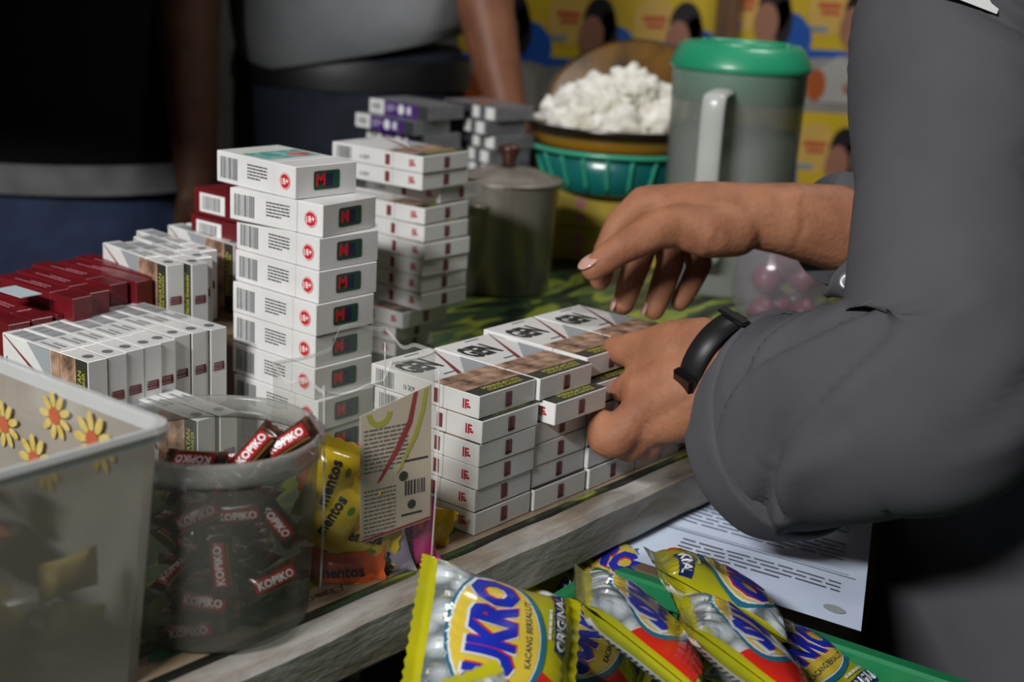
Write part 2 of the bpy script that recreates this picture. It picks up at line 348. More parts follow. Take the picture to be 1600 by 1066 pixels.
PW, PL, PT = .056, .092, .0158
GREYC = mat('grey_card', '#6f7072', .4, coat=.2, col2='#5c5d60', nscale=40); DARKC = mat('charcoal_card', '#3a3b3e', .4, coat=.2); PURP = mat('purple_ink', '#4b2478', .4)
def make_purple():
    L = []; body(L, PW, PL, PT, GREYC, .28); Fm = faces(PW, PL, PT); W, Ln, Th = PW, PL, PT
    add_print(L, 'carton', 'white_panel', WHITEI, Print().rect(.125*Ln, .5*Th, .25*Ln, .94*Th), Fm['left'])
    add_print(L, 'carton', 'barcode', GINK, Print().bars(.13*Ln, .5*Th, .16*Ln, .5*Th, 9, 6), plane((0, Ln, 0), (0, -1, 0), (0, 0, 1), .00025))
    add_print(L, 'carton', 'purple_panel', PURP, Print().rect(.48*Ln, .5*Th, .45*Ln, .94*Th), Fm['left'])
    add_print(L, 'flip_lid', 'purple_panel', PURP, Print().rect(.77*Ln, .5*Th, .09*Ln, .94*Th), Fm['left'])
    add_print(L, 'flip_lid', 'black_panel', DARKC, Print().rect(.905*Ln, .5*Th, .17*Ln, .94*Th), Fm['left'])
    add_print(L, 'carton', 'age_mark', WHITEI, Print().ell(.54*Ln, .5*Th, .0048, .0055).rect(.67*Ln, .5*Th, .005, .008).lines(.37*Ln, .5*Th, .16*Ln, .5*Th, 3, .3), plane((0, Ln, 0), (0, -1, 0), (0, 0, 1), .00025))
    return L
PURPLE = make_purple()
def make_dark():
    L = []; body(L, PW, PL, PT, GREYC, .28); Fm = faces(PW, PL, PT); W, Ln, Th = PW, PL, PT
    add_print(L, 'flip_lid', 'white_label', WHITEI, Print().rect(.88*Ln, .5*Th, .16*Ln, .8*Th), Fm['left'])
    add_print(L, 'carton', 'white_label', WHITEI, Print().rect(.62*Ln, .5*Th, .12*Ln, .8*Th), Fm['left'])
    add_print(L, 'carton', 'dark_panel', DARKC, Print().rect(.28*Ln, .5*Th, .5*Ln, .9*Th), Fm['left'])
    add_print(L, 'carton', 'orange_print', mat('orange_print', '#8a5a40', .5), Print().rect(.5*W, .6*Ln, .5*W, .3*Ln), Fm['top'])
    return L
DARK = make_dark()
rnd = random.Random(11)
# --- the long wall of slim packs being stacked by hand: five columns, six layers
G0 = az(740.9, 839.2, 0)
pull = {(1, 4): .010, (1, 3): -.001, (2, 3): .004, (0, 4): .0015, (0, 3): .001, (0, 2): .0005, (0, 1): -.001, (2, 5): -.006, (3, 5): -.006, (1, 5): 0}
for c in range(5):
    for l in range(6):
        if c == 4 and l > 4: continue
        d = pull.get((c, l), rnd.uniform(-.002, .002)); sx = rnd.uniform(-.0008, .0008) + c*.0006 + (.004 if (c, l) == (1, 4) else 0)
        up = .0015 if (c >= 2 and l == 5) else 0
        o = G0 + EU*(c*(SW+.0012)+sx) - EV*d + EZ*(l*(ST+.0002)+up+.0003); a = 50.96+rnd.uniform(-.5, .5)
        col = ['nearest the candy bag', 'second column from the candy bag', 'middle column of five', 'fourth column, under the hands', 'far column behind the wrist'][c]
        lay = ['bottom layer', 'second layer up', 'third layer up', 'fourth layer up', 'fifth layer up', 'top layer'][l]
        inst(SLIM, 'cigarette_pack', frame(o, dirv(a), dirv(a+90), EZ), f'white slim pack in the hand-stacked row, {lay}, {col}', 'cigarette pack', 'slim packs in the hand-stacked row')
# --- tall tower of thick packs with green emblem (nine, listed from the top by their front corner)
tw = [((461.7, 262), 48.5), ((504.8, 321.5), 56), ((499, 374), 50), ((498, 426), 50.5), ((494, 478), 50.8), ((492.7, 527), 50.5), ((491.5, 578), 50.6), ((497, 629), 52), ((496, 676), 51)]
for k, (p, a) in enumerate(tw):
    z = (8-k)*KT; c = az(p[0], p[1], z+KT); c.z = TZ+z+.0004
    d = 0
    pos = 'topmost' if k == 0 else ORD[k]+' from the top'
    inst(THICK, 'cigarette_pack', frame(c, dirv(a), dirv(a+90), EZ), f'white pack with green emblem end, {pos} in the tall tower', 'cigarette pack', 'packs in the tall tower')
# --- farther stack of slim packs in front of the pot (twelve)
fs = [(661, 245, 54, 0), (660, 272, 54, 0), (688, 293, 57, 0), (664, 326, 56, 0), (663, 354, 52, 0), (663, 382, 50, 0), (660, 408, 50, 0), (658, 434, 50, 0), (658, 461, 50, 0), (652, 491, 52, 0), (640, 512, 55, 0), (640, 535, 60, 0)]
for k, (x, y, a, _) in enumerate(fs):
    z = (11-k)*ST; s = 1.14 if k < 4 else 1.05
    c = az(x, y, z+ST); c.z = TZ+z+.0003
    if k > 8: c += Vector((-.012, .0, 0))
    pos = 'topmost' if k == 0 else (ORD[k]+' from the top' if k < 11 else 'lowest')
    inst(SLIM, 'cigarette_pack', frame(c, dirv(a)*s, dirv(a+90)*s, EZ*.985), f'white slim pack, {pos} in the stack before the metal pot', 'cigarette pack', 'packs in the stack before the pot', skip=('brand_lettering',))
# --- purple packs and charcoal packs behind that stack
for k in range(11):
    z = (10-k)*PT; a = 50; c = az(668+(-5 if k == 1 else rnd.uniform(-3, 3)), 166, .1746); c.z = TZ+z+.0003; c += EV*rnd.uniform(-.002, .002) - EU*(.012 if k == 1 else 0)
    inst(PURPLE, 'cigarette_pack', frame(c, dirv(a), dirv(a+90), EZ), f'purple-sided pack with white barcode end, {"topmost" if k == 0 else ORD[k]+" from the top"} of the purple stack', 'cigarette pack', 'purple packs behind the white stack')
for k in range(11):
    z = (10-k)*PT; a = 40+rnd.uniform(-3, 3); c = az(772, 172, .1746); c.z = TZ+z+.0003
    c += dirv(0)*(rnd.uniform(-.004, .004)-(.006*(k % 2)))+Vector((.0, .028, 0))
    inst(DARK, 'cigarette_pack', frame(c, dirv(a), dirv(a+90), EZ), f'charcoal grey pack with white labels, {"topmost" if k == 0 else ORD[k]+" from the top"} behind the pot lid', 'cigarette pack', 'charcoal packs behind the pot')
# --- red packs stacked behind the tower (seven)
rs = [(356, 296), (362, 338), (372, 379), (358, 424), (352, 458), (352, 500), (352, 540)]
for k, (x, y) in enumerate(rs):
    z = (6-k)*RT_*1.05; c = az(420 if k != 2 else 410, 318, .1505); c.z = TZ+z+.0003; c += EV*(-.004 if k == 2 else rnd.uniform(-.002, .002))-EU*(.006 if k == 2 else rnd.uniform(0, .003))
    inst(REDP, 'cigarette_pack', frame(c, dirv(52), dirv(142), EZ*1.04), f'red pack with white barcode panel, {"topmost" if k == 0 else ORD[k]+" from the top"} behind the tall tower', 'cigarette pack', 'red packs behind the tower')
# --- packs standing on their long edge in rows on low cartons, left
KRAFT = mat('kraft_carton', '#6b5742', .8, col2='#5d4b39', nscale=20)
def stand(protos, W, Ln, Th, corner, ang, label, group, s=1):
    u, v = dirv(ang-90), dirv(ang); p = corner+u*Th*s-EZ*W
    inst(protos, 'cigarette_pack', frame(p, EZ, v, -u*s), label, 'cigarette pack', group)
zt = .088
fr = [(137, 566), (168, 558), (196, 550), (224, 543), (247, 536), (271, 527), (300, 521), (329, 516)]
base = []
for k, p in enumerate(fr):
    c = az(p[0], p[1], zt); base.append(c)
    stand(SLIM, SW, SL, ST, c, 143.5+rnd.uniform(-.6, .6), f'white slim pack on edge, {ORD[k]} from the left in the row behind the frosted bin', 'white packs on edge, front row')
def carton(b, ang, Ln, top, label, x0=-.02, x1=.02):
    v = dirv(ang); u = dirv(ang-90); o = b[0].copy(); o.z = TZ; n = (b[-1]-b[0]).dot(u)
    e = empty('cardboard_carton', frame(o, u, v, EZ), label, 'carton')
    lo = min((q-b[0]).dot(v) for q in b)-.003; hi = max((q-b[0]).dot(v) for q in b)+Ln+.003
    link('carton_wall', box('carton_wall', x0, n+x1, lo, hi, .0005, top, KRAFT, .001), e)
    link('tape', box('tape', x0+.002, n+x1-.002, (lo+hi)/2-.02, (lo+hi)/2+.02, top, top+.0003, mat('brown_tape', '#80603c', .3)), e)
carton(base, 143.5, SL, zt-SW-.0006, 'low brown carton under the front row of white packs', -.002, .02)
zt = .104
rd = [(156, 398), (123, 402), (90, 407), (57, 413), (24, 424), (-10, 430)]
base = []
for k, p in enumerate(rd[::-1]):
    c = az(p[0], p[1], zt)-dirv(144)*(RL+rnd.uniform(-.004, .004)); base.append(c)
    stand(REDP, RW, RL, RT_, c, 144+rnd.uniform(-1.5, 1.5), f'red pack standing on edge, {ORD[k]} from the left in the back red row', 'red packs on edge', .76)
carton(base, 144, RL, zt-RW-.0006, 'low brown carton under the back row of red packs', -.002, .021)
zt2 = .092
base = []
for k, p in enumerate(((14, 508), (50, 500), (88, 492))):
    c = az(p[0], p[1], zt2); base.append(c)
    stand(REDP, RW, RL, RT_, c, 141, f'red pack on edge, {ORD[k]} from the left in the front red row', 'red packs on edge', .76)
carton(base, 141, RL, zt2-RW-.0006, 'low brown carton under the front row of red packs', -.002, .021)
e = empty('price_card', frame(az(20, 456, .1055), dirv(-36), dirv(54), EZ), 'small pale blue card lying on top of the red packs', 'card')
link('card', box('card', -.012, .018, -.006, .010, 0, .0006, mat('pale_blue_card', '#aebfc4', .5)), e)
zt = .116
bk = [(157.5, 379), (195, 378), (203, 369.5), (213, 360), (264, 351), (294, 348), (312, 343)]
base = []
for k, p in enumerate(bk):
    c = az(p[0], p[1], zt)-dirv(136)*SL; base.append(c)
    stand(SLIM, SW, SL, ST, c, 136+rnd.uniform(-2, 2), f'white slim pack on edge, {ORD[k]} from the left in the rear row behind the reds', 'white packs on edge, rear row')
carton(base, 136, SL, zt-SW-.0006, 'brown carton under the rear row of white packs', -.002, .018)
# two packs standing on edge on the table between the carton and the tub
for k, (x, y) in enumerate(((166, 606), (201, 599))):
    c = az(x, y, SW+.0004)-dirv(143)*SL
    stand(SLIM, SW, SL, ST, c, 143, f'white pack on edge, {["left", "right"][k]} one of two just behind the tub rim', 'packs on edge by the tub')
# ------------------------------------------------------------------ soft packets
def pillow(w, l, h, seal, wr=.0, seed=0, under=.8, zig=True, p=2.0):
    sd = Vector((seed*7.3, seed*3.1, seed*1.7))
    def zf(x, y):
        a = max(0, 1-abs(2*x/w)**p)**.5; t = min(1, abs(y)/(l/2-seal)); g = max(0, 1-t**4)**.6
        return h*a*g + wr*noise.noise(Vector((x*60, y*45, 0))+sd)*min(1, a*1.3) + (wr*.7*math.sin(x*900+seed)*max(0, 1-abs(t-.86)/.22) if t < 1 else 0)
    def xs(x, y):            # the bag pulls in where it swells
        t = min(1, abs(y)/(l/2-seal)); return x*(1-.10*max(0, 1-t**3))
    top = lambda x, y, off=0: Vector((xs(x, y), y, max(zf(x, y), .0004)+off))
    bot = lambda x, y, off=0: Vector((xs(x, y), y, -under*max(zf(x, y), 0)-.0001-off))
    return zf, top, bot
def pillow_mesh(name, M, w, l, pf, nx=22, ny=36):
    zf, top, bot = pf; v = []; f = []
    X = [-w/2*math.cos(math.pi*i/nx) for i in range(nx+1)]; Y = [-l/2+l*j/ny for j in range(ny+1)]
    for fn in (top, bot):
        for j, y in enumerate(Y):
            for i, x in enumerate(X):
                yy = y+(.0012*(i % 2) if j == ny else (-.0012*(i % 2) if j == 0 else 0)); v.append(fn(x, y)+Vector((0, yy-y, 0)))
    n = (nx+1)*(ny+1)
    for j in range(ny):
        for i in range(nx):
            a = j*(nx+1)+i; f.append((a, a+1, a+nx+2, a+nx+1)); f.append((n+a, n+a+nx+1, n+a+nx+2, n+a+1))
    return mesh(name, v, f, M, True)
def deco(L, par, name, M, pr, fn, off, maxe=.004): L.append((name, pr.mesh(name, M, lambda x, y: fn(x, y, off), maxe), par))
def facing(o, ang, tx=0, ty=0):
    """an orientation that faces the shopper's side, turned by ang and tilted"""
    a = math.radians(ang); x = RT*math.cos(a)+UP*math.sin(a); z = -FW; y = z.cross(x)
    mm = frame(o, x, y, z); return mm @ Matrix.Rotation(math.radians(tx), 4, 'X') @ Matrix.Rotation(math.radians(ty), 4, 'Y')
# ------------------------------------------------------------------ frosted bin, front left
FROST = clear('frosted_plastic', '#a09a90', .68, .35, '#dfe1e1', refr=.9); FROSTR = clear('frosted_rim', '#cfd2d2', .62, .3, '#f0f0f0')
TUBP = clear('tub_plastic', '#9a9a92', .22, .25, '#dcdedb', refr=.08); TUBR = clear('tub_rim', '#a4a5a0', .45, .2, '#e8e8e6')
C0 = T(-.152, .601, .13); B1, B2 = dirv(142.5), dirv(232.5); BL, BW, BH, IN = .185, .15, .1285, .009
bmx = frame(T(C0.x, C0.y, 0), B1, B2, EZ)
BIN = empty('plastic_bin', bmx, 'large frosted rectangular plastic bin in the lower left corner', 'bin')
def ring_rect(z, i, r=.012):
    P = []
    for cx, cy, a0 in ((BL-i-r, BW-i-r, 0), (i+r, BW-i-r, 90), (i+r, i+r, 180), (BL-i-r, i+r, 270)):
        for k in range(5): a = math.radians(a0+22.5*k); P.append((cx+r*math.cos(a), cy+r*math.sin(a), z))
    return P
def rings_mesh(name, rs, M, cap_first=False, cap_last=False, smooth=False):
    v = [p for r in rs for p in r]; n = len(rs[0]); f = []
    for k in range(len(rs)-1):
        for s in range(n): f.append((k*n+s, k*n+(s+1) % n, (k+1)*n+(s+1) % n, (k+1)*n+s))
    if cap_first: f.append(tuple(range(n))[::-1])
    if cap_last: f.append(tuple(range((len(rs)-1)*n, len(rs)*n)))
    return mesh(name, v, f, M, smooth)
link('wall', rings_mesh('wall', [ring_rect(.0006, IN), ring_rect(BH, .001)], FROST, cap_first=True), BIN)
link('rim', rings_mesh('rim', [ring_rect(BH-.006, -.0015), ring_rect(BH-.001, -.003), ring_rect(BH+.0015, -.002), ring_rect(BH+.0015, .001), ring_rect(BH-.006, .0015), ring_rect(BH-.006, -.0015)], FROSTR), BIN)
def on_wall(px, py, axis):       # where a sight line meets the wall that starts at the near corner
    n = B2 if axis == 1 else B1; e = B1 if axis == 1 else B2; d = ray(px, py); q = Vector((0, 0, CAMH)); t = (T(C0.x, C0.y, 0)-q).dot(n)/d.dot(n); h = q+d*t
    return (h-T(C0.x, C0.y, 0)).dot(e), h.z-TZ
PET = mat('flower_yellow', '#b8a04a', .5, col2='#c4b26e', nscale=200); COR = mat('flower_orange', '#b0583a', .5)
def flower(px, py, axis, s):
    u, z = on_wall(px, py, axis); pet = Print(); 
    for k in range(9): a = 2*math.pi*k/9; pet.ell(u+s*.75*math.cos(a), z+s*.75*math.sin(a), s*.42, s*.2, 8, a)
    ins = .0095-.0075*z/BH
    fn = (lambda d: (lambda x, y: Vector((x, ins+d, y)))) if axis == 1 else (lambda d: (lambda x, y: Vector((ins+d, x, y))))
    p = link('flower_print', pet.mesh('flower_print', PET, fn(.0012)), BIN); link('flower_centre', Print().ell(u, z, s*.42, s*.42, 12).mesh('flower_centre', COR, fn(.0016)), p)
for a in ((97, 647, 1, .011), (157, 686, 1, .013), (70, 715, 1, .012), (20, 660, 1, .011)): flower(*a)
rb = random.Random(5)
WPK = mat('white_film', '#c9c9c6', .25, coat=.4, col2='#b8b6b2', nscale=60); MAR = mat('maroon_film', '#4a2026', .25, coat=.5, col2='#2c1a1c', nscale=90); ORF = mat('peach_film', '#a06a44', .3, coat=.4, col2='#8a4a34', nscale=90)
pfm = pillow(.036, .055, .009, .006, .0006, 3); PKA = []
for nm, M in (('white', WPK), ('maroon', MAR), ('peach', ORF), ('yellow', PET)):
    a = [('wrapper', pillow_mesh('wrapper', M, .036, .055, pfm, 10, 16), None)]
    deco(a, 'wrapper', 'label_print', {'white': PET, 'maroon': GREYC, 'peach': PET, 'yellow': COR}[nm], Print().ell(0, 0, .011, .009, 10), pfm[1], .0005, .006); PKA.append(a)
for k, (x, z) in enumerate(((.022, .060), (.02, .035), (.06, .05), (.10, .045))):
    mw = bmx @ Matrix.Translation((.026, x+.018, z)) @ Matrix.Rotation(1.57, 4, 'Y') @ Matrix.Rotation(.4*k, 4, 'Z') @ Matrix.Scale(.55, 4)
    inst(PKA[3], 'sweet_packet', mw, 'yellow wrapped sweet pressed against the bin wall, '+['upper right', 'lower right', 'middle', 'left'][k], 'sweet', 'yellow sweets in the frosted bin')
for lay in range(4):
    for k in range(5):
        x = .045+rb.uniform(0, .10); y = .045+rb.uniform(0, .065); kind = 1 if lay < 2 else (2 if rb.random() < .6 else 0)
        mw = bmx @ Matrix.Translation((x, y, .012+lay*.016)) @ Matrix.Rotation(rb.uniform(0, 6.28), 4, 'Z') @ Matrix.Rotation(rb.uniform(-.25, .25), 4, 'X')
        inst(PKA[kind], 'sweet_packet', mw, ['white', 'dark maroon', 'peach-brown'][kind]+' wrapped sweet heaped inside the frosted rectangular bin', 'sweet', ['white', 'maroon', 'peach'][kind]+' sweets in the frosted bin')
for k, (x, y, a) in enumerate(((.10, .040, .2), (.14, .055, -.4), (.125, .09, .9), (.16, .035, .1))):
    mw = bmx @ Matrix.Translation((x, y, .080+.004*k)) @ Matrix.Rotation(a, 4, 'Z') @ Matrix.Rotation(.9-.2*k, 4, 'X')
    inst(PKA[0], 'sweet_packet', mw, 'white wrapped sweet heaped inside the frosted rectangular bin', 'sweet', 'white sweets in the frosted bin')
# ------------------------------------------------------------------ round tub of coffee sweets
TC = T(-.1475, .6705, 0)
TUB = empty('plastic_tub', TC, 'round frosted plastic tub of dark coffee sweets, open at the top', 'tub')
link('wall', lathe('wall', [(.0, .001), (.0455, .001), (.048, .004), (.0522, .092)], TUBP, 64), TUB)
link('rim', lathe('rim', [(.0520, .091), (.0540, .0915), (.0545, .101), (.0535, .1035), (.052, .1035), (.0515, .101), (.0520, .091)], TUBR, 64), TUB)
KB = mat('coffee_film', '#2c1a15', .22, coat=.6, col2='#5a3728', nscale=150, ramp=(.45, .7)); KR = mat('coffee_red', '#a31f24', .25, coat=.5); GOLD = mat('gold_film', '#8a6a34', .3, metal=.4)
pk = pillow(.0185, .047, .0062, .005, .0004, 5); KS = .72
def make_coffee(red=True):
    L = [('wrapper', pillow_mesh('wrapper', KB, .0185, .047, pk, 10, 20), None)]
    rot = lambda x, y, off: pk[1](y, -x, off)      # lettering runs along the sweet
    if red: deco(L, 'wrapper', 'red_band', KR, Print().rect(-.001, .0010, .031, .0105), rot, .0004, .003)
    deco(L, 'wrapper', 'lettering', WHITEI, Print().text('KOPIKO', -.001, .0012, .027, .0066, 0, .03), rot, .0008, .003)
    deco(L, 'wrapper', 'gold_band', GOLD, Print().rect(-.001, -.0062, .03, .0018), rot, .0005, .003)
    return L
COF = make_coffee()
def coffee(o, ang, tx, ty, label, group=None, mw=None):
    mw = (mw or facing(o, ang, tx, ty) @ Matrix.Rotation(math.radians(90), 4, 'Z')) @ Matrix.Scale(KS, 4)
    inst(COF, 'coffee_sweet', mw, label, 'sweet', group)
shown = [((452, 690), .668, 33, -8, 5, 'dark coffee sweet with red and white lettering jutting above the tub rim at right'),
 ((397, 706), .66, 55, -10, 25, 'dark coffee sweet leaning on the tub rim, second from the right'),
 ((305, 722), .665, 168, 30, 20, 'dark brown coffee sweet with gold edge lying at the tub rim, leftmost at the top'),
 ((346, 880), .642, 97, 4, 0, 'coffee sweet standing upright against the tub wall, red lettering running upward'),
 ((322, 940), .642, -6, 4, 0, 'coffee sweet lying level against the tub wall, red lettering, below the upright one'),
 ((312, 806), .645, 24, 6, 0, 'coffee sweet slanting up to the right behind the upper left tub wall'),
 ((432, 812), .653, -58, 8, 20, 'coffee sweet slanting down behind the right side of the tub wall'),
 ((430, 905), .655, 20, 8, 25, 'coffee sweet low behind the right side of the tub wall'),
 ((375, 800), .648, 5, 30, 0, 'coffee sweet with silvery glint behind the upper middle of the tub wall'),
 ((300, 985), .645, 8, 10, 0, 'coffee sweet at the bottom of the tub on the left')]
for p, Y, a, tx, ty, lab in shown: coffee(ay(p[0], p[1], Y), a, tx, ty, lab)
rc = random.Random(9)
for lay in range(6):
    for k in range(6):
        a = 2*math.pi*k/6+lay*.5; r = .018+.006*rc.random(); z = .009+lay*.0135
        mw = Matrix.Translation(TC+Vector((r*math.cos(a), .007+r*.8*math.sin(a), z))) @ Matrix.Rotation(rc.uniform(0, 6.28), 4, 'Z') @ Matrix.Rotation(rc.uniform(-.35, .35), 4, 'X')
        coffee(None, 0, 0, 0, 'dark wrapped coffee sweet buried in the heap inside the round tub', 'coffee sweets heaped in the tub', mw)
# ------------------------------------------------------------------ clear bag of fruit chews with a printed card
a0, b0 = az(499, 938, 0), az(671, 890, 0); mx = (b0-a0); MWD = mx.length; mx.normalize(); my = Vector((-mx.y, mx.x, 0)); MD = .052; MH = .122
mmx = frame(a0, mx, my, EZ)
CLEAR = clear('clear_bag', '#c8c9c6', .09, .08, '#f4f4f2', spec=.9, nscale=18); CLEARE = clear('clear_bag_edge', '#d8d9d6', .42, .1, '#ffffff', spec=.9)
BAG = empty('clear_sweet_bag', mmx, 'clear plastic display bag of colourful fruit chews with a printed card', 'bag')
def brect(z, g, wob):
    P = []; n = 56
    for k in range(n):
        t = k/n*4; s = int(t); q = t-s; r = .12
        x, y = [(q, 0), (1, q), (1-q, 1), (0, 1-q)][s]
        X, Y = (x-.5)*(MWD+g), (y-.5)*(MD+g); d = noise.noise(Vector((x*3, y*3, z*30)))*wob
        P.append((MWD/2+X*(1+d), MD/2+Y*(1+d*1.5), z + (noise.noise(Vector((x*2.2, y*2.2, 7)))*.010+ (.006 if x > .5 else -.004) if z > MH-.01 else 0)))
    return P
link('film', rings_mesh('film', [brect(.001+MH*k/12, -.012+.012*min(1, k/1.5), .02+.05*(k/12)) for k in range(13)], CLEAR, cap_first=True, smooth=True), BAG)
top = brect(MH+.001, 0, .07); link('top_edge', rings_mesh('top_edge', [[(x, y, z-.0016) for x, y, z in top], [(x*1.004, y*1.01-.0006, z) for x, y, z in top], [(x, y, z+.0008) for x, y, z in top]], CLEARE), BAG)
for x, y in ((MWD+.0006, -.0006), (.0, -.0008), (MWD, MD)):
    link('fold_edge', mesh('fold_edge', *tube_vf([((x, y, .008), .0006, .0006), ((x+.001, y-.0005, .06), .0006, .0006), ((x, y, MH), .0006, .0006)], (1, 0, 0), 8, 4), CLEARE, True), BAG)
# card
cl, cr_ = [((lambda d: Vector((0, 0, CAMH))+d*((a0+my*bk0-Vector((0, 0, CAMH))).dot(my)/d.dot(my)))(ray(px, py))) for px, py, bk0 in ((563, 748, .004), (674, 706, .0035))]; cx = (cr_-cl); cx.z = 0; CWD = cx.length; cx.normalize(); CH = .076
cyv = (EZ*1.0 + Vector((-cx.y, cx.x, 0))*.05).normalized(); co = cl-cyv*CH/2
CARDM = mat('cream_card', '#dccbb6', .5, col2='#e2d3c0', nscale=20)
mc = frame(co, cx, cyv, cx.cross(cyv)); crd = empty('printed_card', mc, 'cream printed card with red and yellow swoosh inside the clear sweet bag', 'card')
sl = .008
cardp = link('card', mesh('card', [(0, 0, 0), (CWD, sl*.6, 0), (CWD, CH+sl, 0), (0, CH-.003, 0), (0, 0, -.0005), (CWD, sl*.6, -.0005), (CWD, CH+sl, -.0005), (0, CH-.003, -.0005)], [(0, 1, 2, 3), (7, 6, 5, 4), (0, 4, 5, 1), (1, 5, 6, 2), (2, 6, 7, 3), (3, 7, 4, 0)], CARDM), crd)
fc = lambda d: plane((0, 0, 0), (1, 0, 0), (0, 1, 0), d); W_ = CWD
link('text_block', Print().lines(.36*W_, .052, .62*W_, .026, 11, .45, 8).lines(.27*W_, .0165, .45*W_, .028, 12, .4, 4).mesh('text_block', mat('faint_ink', '#6f6a62', .5), fc(.0001)), cardp)
link('red_swoosh', Print().poly([(.22*W_, .033), (.28*W_, .034), (.55*W_, .05), (.72*W_, .064), (.8*W_, .082), (.74*W_, .081), (.66*W_, .066), (.5*W_, .053)]).mesh('red_swoosh', REDI, fc(.0002)), cardp)
link('yellow_swoosh', Print().poly([(.5*W_, .036), (.56*W_, .038), (.8*W_, .056), (.9*W_, .07), (.95*W_, .083), (.89*W_, .082), (.84*W_, .07), (.74*W_, .057)]).ring(.26*W_, .073, .005, .0082, 20, 10, 20).mesh('yellow_swoosh', YEL, fc(.0002)), cardp)
link('barcode', Print().bars(.78*W_, .0265, .32*W_, .0085, 10, 5).ring(.6*W_, .034, 0, .003, 12).ring(.72*W_, .0165, 0, .0028, 12).rect(.72*W_, .011, .3*W_, .0012).rect(.78*W_, .0425, .34*W_, .0012).mesh('barcode', INK, fc(.0002)), cardp)
link('red_line', Print().poly([(0, .0008), (W_, sl*.6+.0008), (W_, sl*.6+.002), (0, .002)]).mesh('red_line', REDI, fc(.0003)), cardp)
# fruit chews
pc = pillow(.030, .046, .0085, .005, .0006, 8)
CHC = {'yellow': mat('chew_yellow', '#f0d01c', .22, coat=.6, col2='#e0bc14', nscale=60), 'orange': mat('chew_orange', '#ee661c', .22, coat=.6, col2='#d8501c', nscale=60), 'magenta': mat('chew_magenta', '#d02c84', .22, coat=.6, col2='#b02068', nscale=60), 'white': mat('chew_white', '#b8aeb8', .25, coat=.6, col2='#9f98b8', nscale=60)}
NAVT = mat('navy_lettering', '#1c1c3c', .4); GRN = mat('chew_green', '#5c8c30', .4); CH_ = {}
for c, M in CHC.items():
    L = [('wrapper', pillow_mesh('wrapper', M, .030, .046, pc, 12, 20), None)]
    rot = lambda x, y, off: pc[1](y, -x, off)
    deco(L, 'wrapper', 'lettering', NAVT, Print().text('mentos', 0, .002, .026, .0065, 0, .03), rot, .0007, .003)
    deco(L, 'wrapper', 'fruit_print', {'yellow': GRN, 'orange': CHC['yellow'], 'magenta': CHC['orange'], 'white': CHC['magenta']}[c], Print().ell(.008, -.0065, .003, .0018, 8), rot, .0005, .003)
    CH_[c] = L
def on_front(px, py, back):      # a spot behind the bag's front face
    d = ray(px, py); q = Vector((0, 0, CAMH)); t = (a0+my*back-q).dot(my)/d.dot(my); return q+d*t
for px, py, bk_, ang, tx, ty, c, lab in (
 (560, 836, .012, -12, 10, 10, 'yellow', 'yellow fruit chew lying level above the orange ones in the clear bag'),
 (526, 800, .013, 58, 6, -15, 'yellow', 'yellow fruit chew on end with lettering running upward in the clear bag'),
 (518, 752, .016, 70, 14, 0, 'yellow', 'yellow fruit chew standing at the upper left of the clear bag'),
 (552, 772, .026, -38, 8, 0, 'yellow', 'yellow fruit chew slanting down to the right behind the card'),
 (528, 732, .034, 4, 20, 0, 'orange', 'orange fruit chew showing its crimped end at the top of the heap'),
 (536, 893, .012, 2, 8, 0, 'orange', 'orange fruit chew at the bottom left of the clear bag'),
 (585, 880, .018, 10, 8, 8, 'orange', 'orange fruit chew at the bottom, right of the lettered one'),
 (600, 850, .011, -78, 6, 10, 'white', 'white and violet fruit chew standing upright in the clear bag'),
 (642, 842, .012, 92, 6, 5, 'magenta', 'magenta fruit chew standing at the right end of the clear bag'),
 (618, 878, .014, 28, 10, 0, 'magenta', 'magenta fruit chew slanting along the bottom right of the clear bag'),
 (565, 765, .036, -50, 10, 0, 'magenta', 'magenta fruit chew tucked behind the yellow ones'),
 (645, 815, .030, -20, 10, 0, 'yellow', 'yellow fruit chew half hidden behind the magenta one at right')):
    inst(CH_[c], 'fruit_chew', facing(on_front(px, py, bk_+.006), ang, tx, ty) @ Matrix.Rotation(math.radians(90), 4, 'Z'), lab, 'sweet', 'fruit chews in the clear bag')
# ------------------------------------------------------------------ bench, basket, box and paper below the table edge
bx, by = dirv(-34.4), dirv(-124.4); P0 = T(.071, .849, 0)
bm_ = frame(P0, bx, by, EZ)
BEN = empty('low_bench', bm_, 'dark low wooden bench beside the stall table carrying the green basket', 'bench')
for k in range(5):
    link('slat', box('slat', -.012, .36, -.215+.124*k, -.215+.124*k+.116, -.165, -.146, UNDER, .002), BEN)
for x, y in ((.01, -.19), (.33, -.19), (.01, .36), (.33, .36)): link('leg', box('leg', x-.018, x+.018, y-.018, y+.018, -TZ, -.165, UNDER), BEN)
BGREEN = mat('basket_green', '#1f7a4c', .35, col2='#1a6b43', nscale=15, coat=.2)
BAS = empty('plastic_basket', bm_, 'green slotted plastic basket heaped with yellow snack packets', 'basket')
LX, LY, ZB, ZR = .28, .37, -.1455, -.04
bm = bmesh.new()
for (x0, x1, y0, y1) in ((-.004, LX+.004, -.004, .008), (-.004, LX+.004, LY-.008, LY+.004), (-.004, .008, .0085, LY-.0085), (LX-.008, LX+.004, .0085, LY-.0085)): add_box(bm, x0, x1, y0, y1, ZR-.016, ZR, .002)
link('rim', bm_mesh('rim', bm, BGREEN), BAS)
link('base', box('base', .004, LX-.004, .004, LY-.004, ZB, ZB+.003, BGREEN), BAS)
bm = bmesh.new()
for k in range(40):
    x = .006+k*(LX-.012)/39
    for y in (.003, LY-.003): add_box(bm, x-.0016, x+.0016, y-.0012, y+.0012, ZB+.003, ZR-.016)
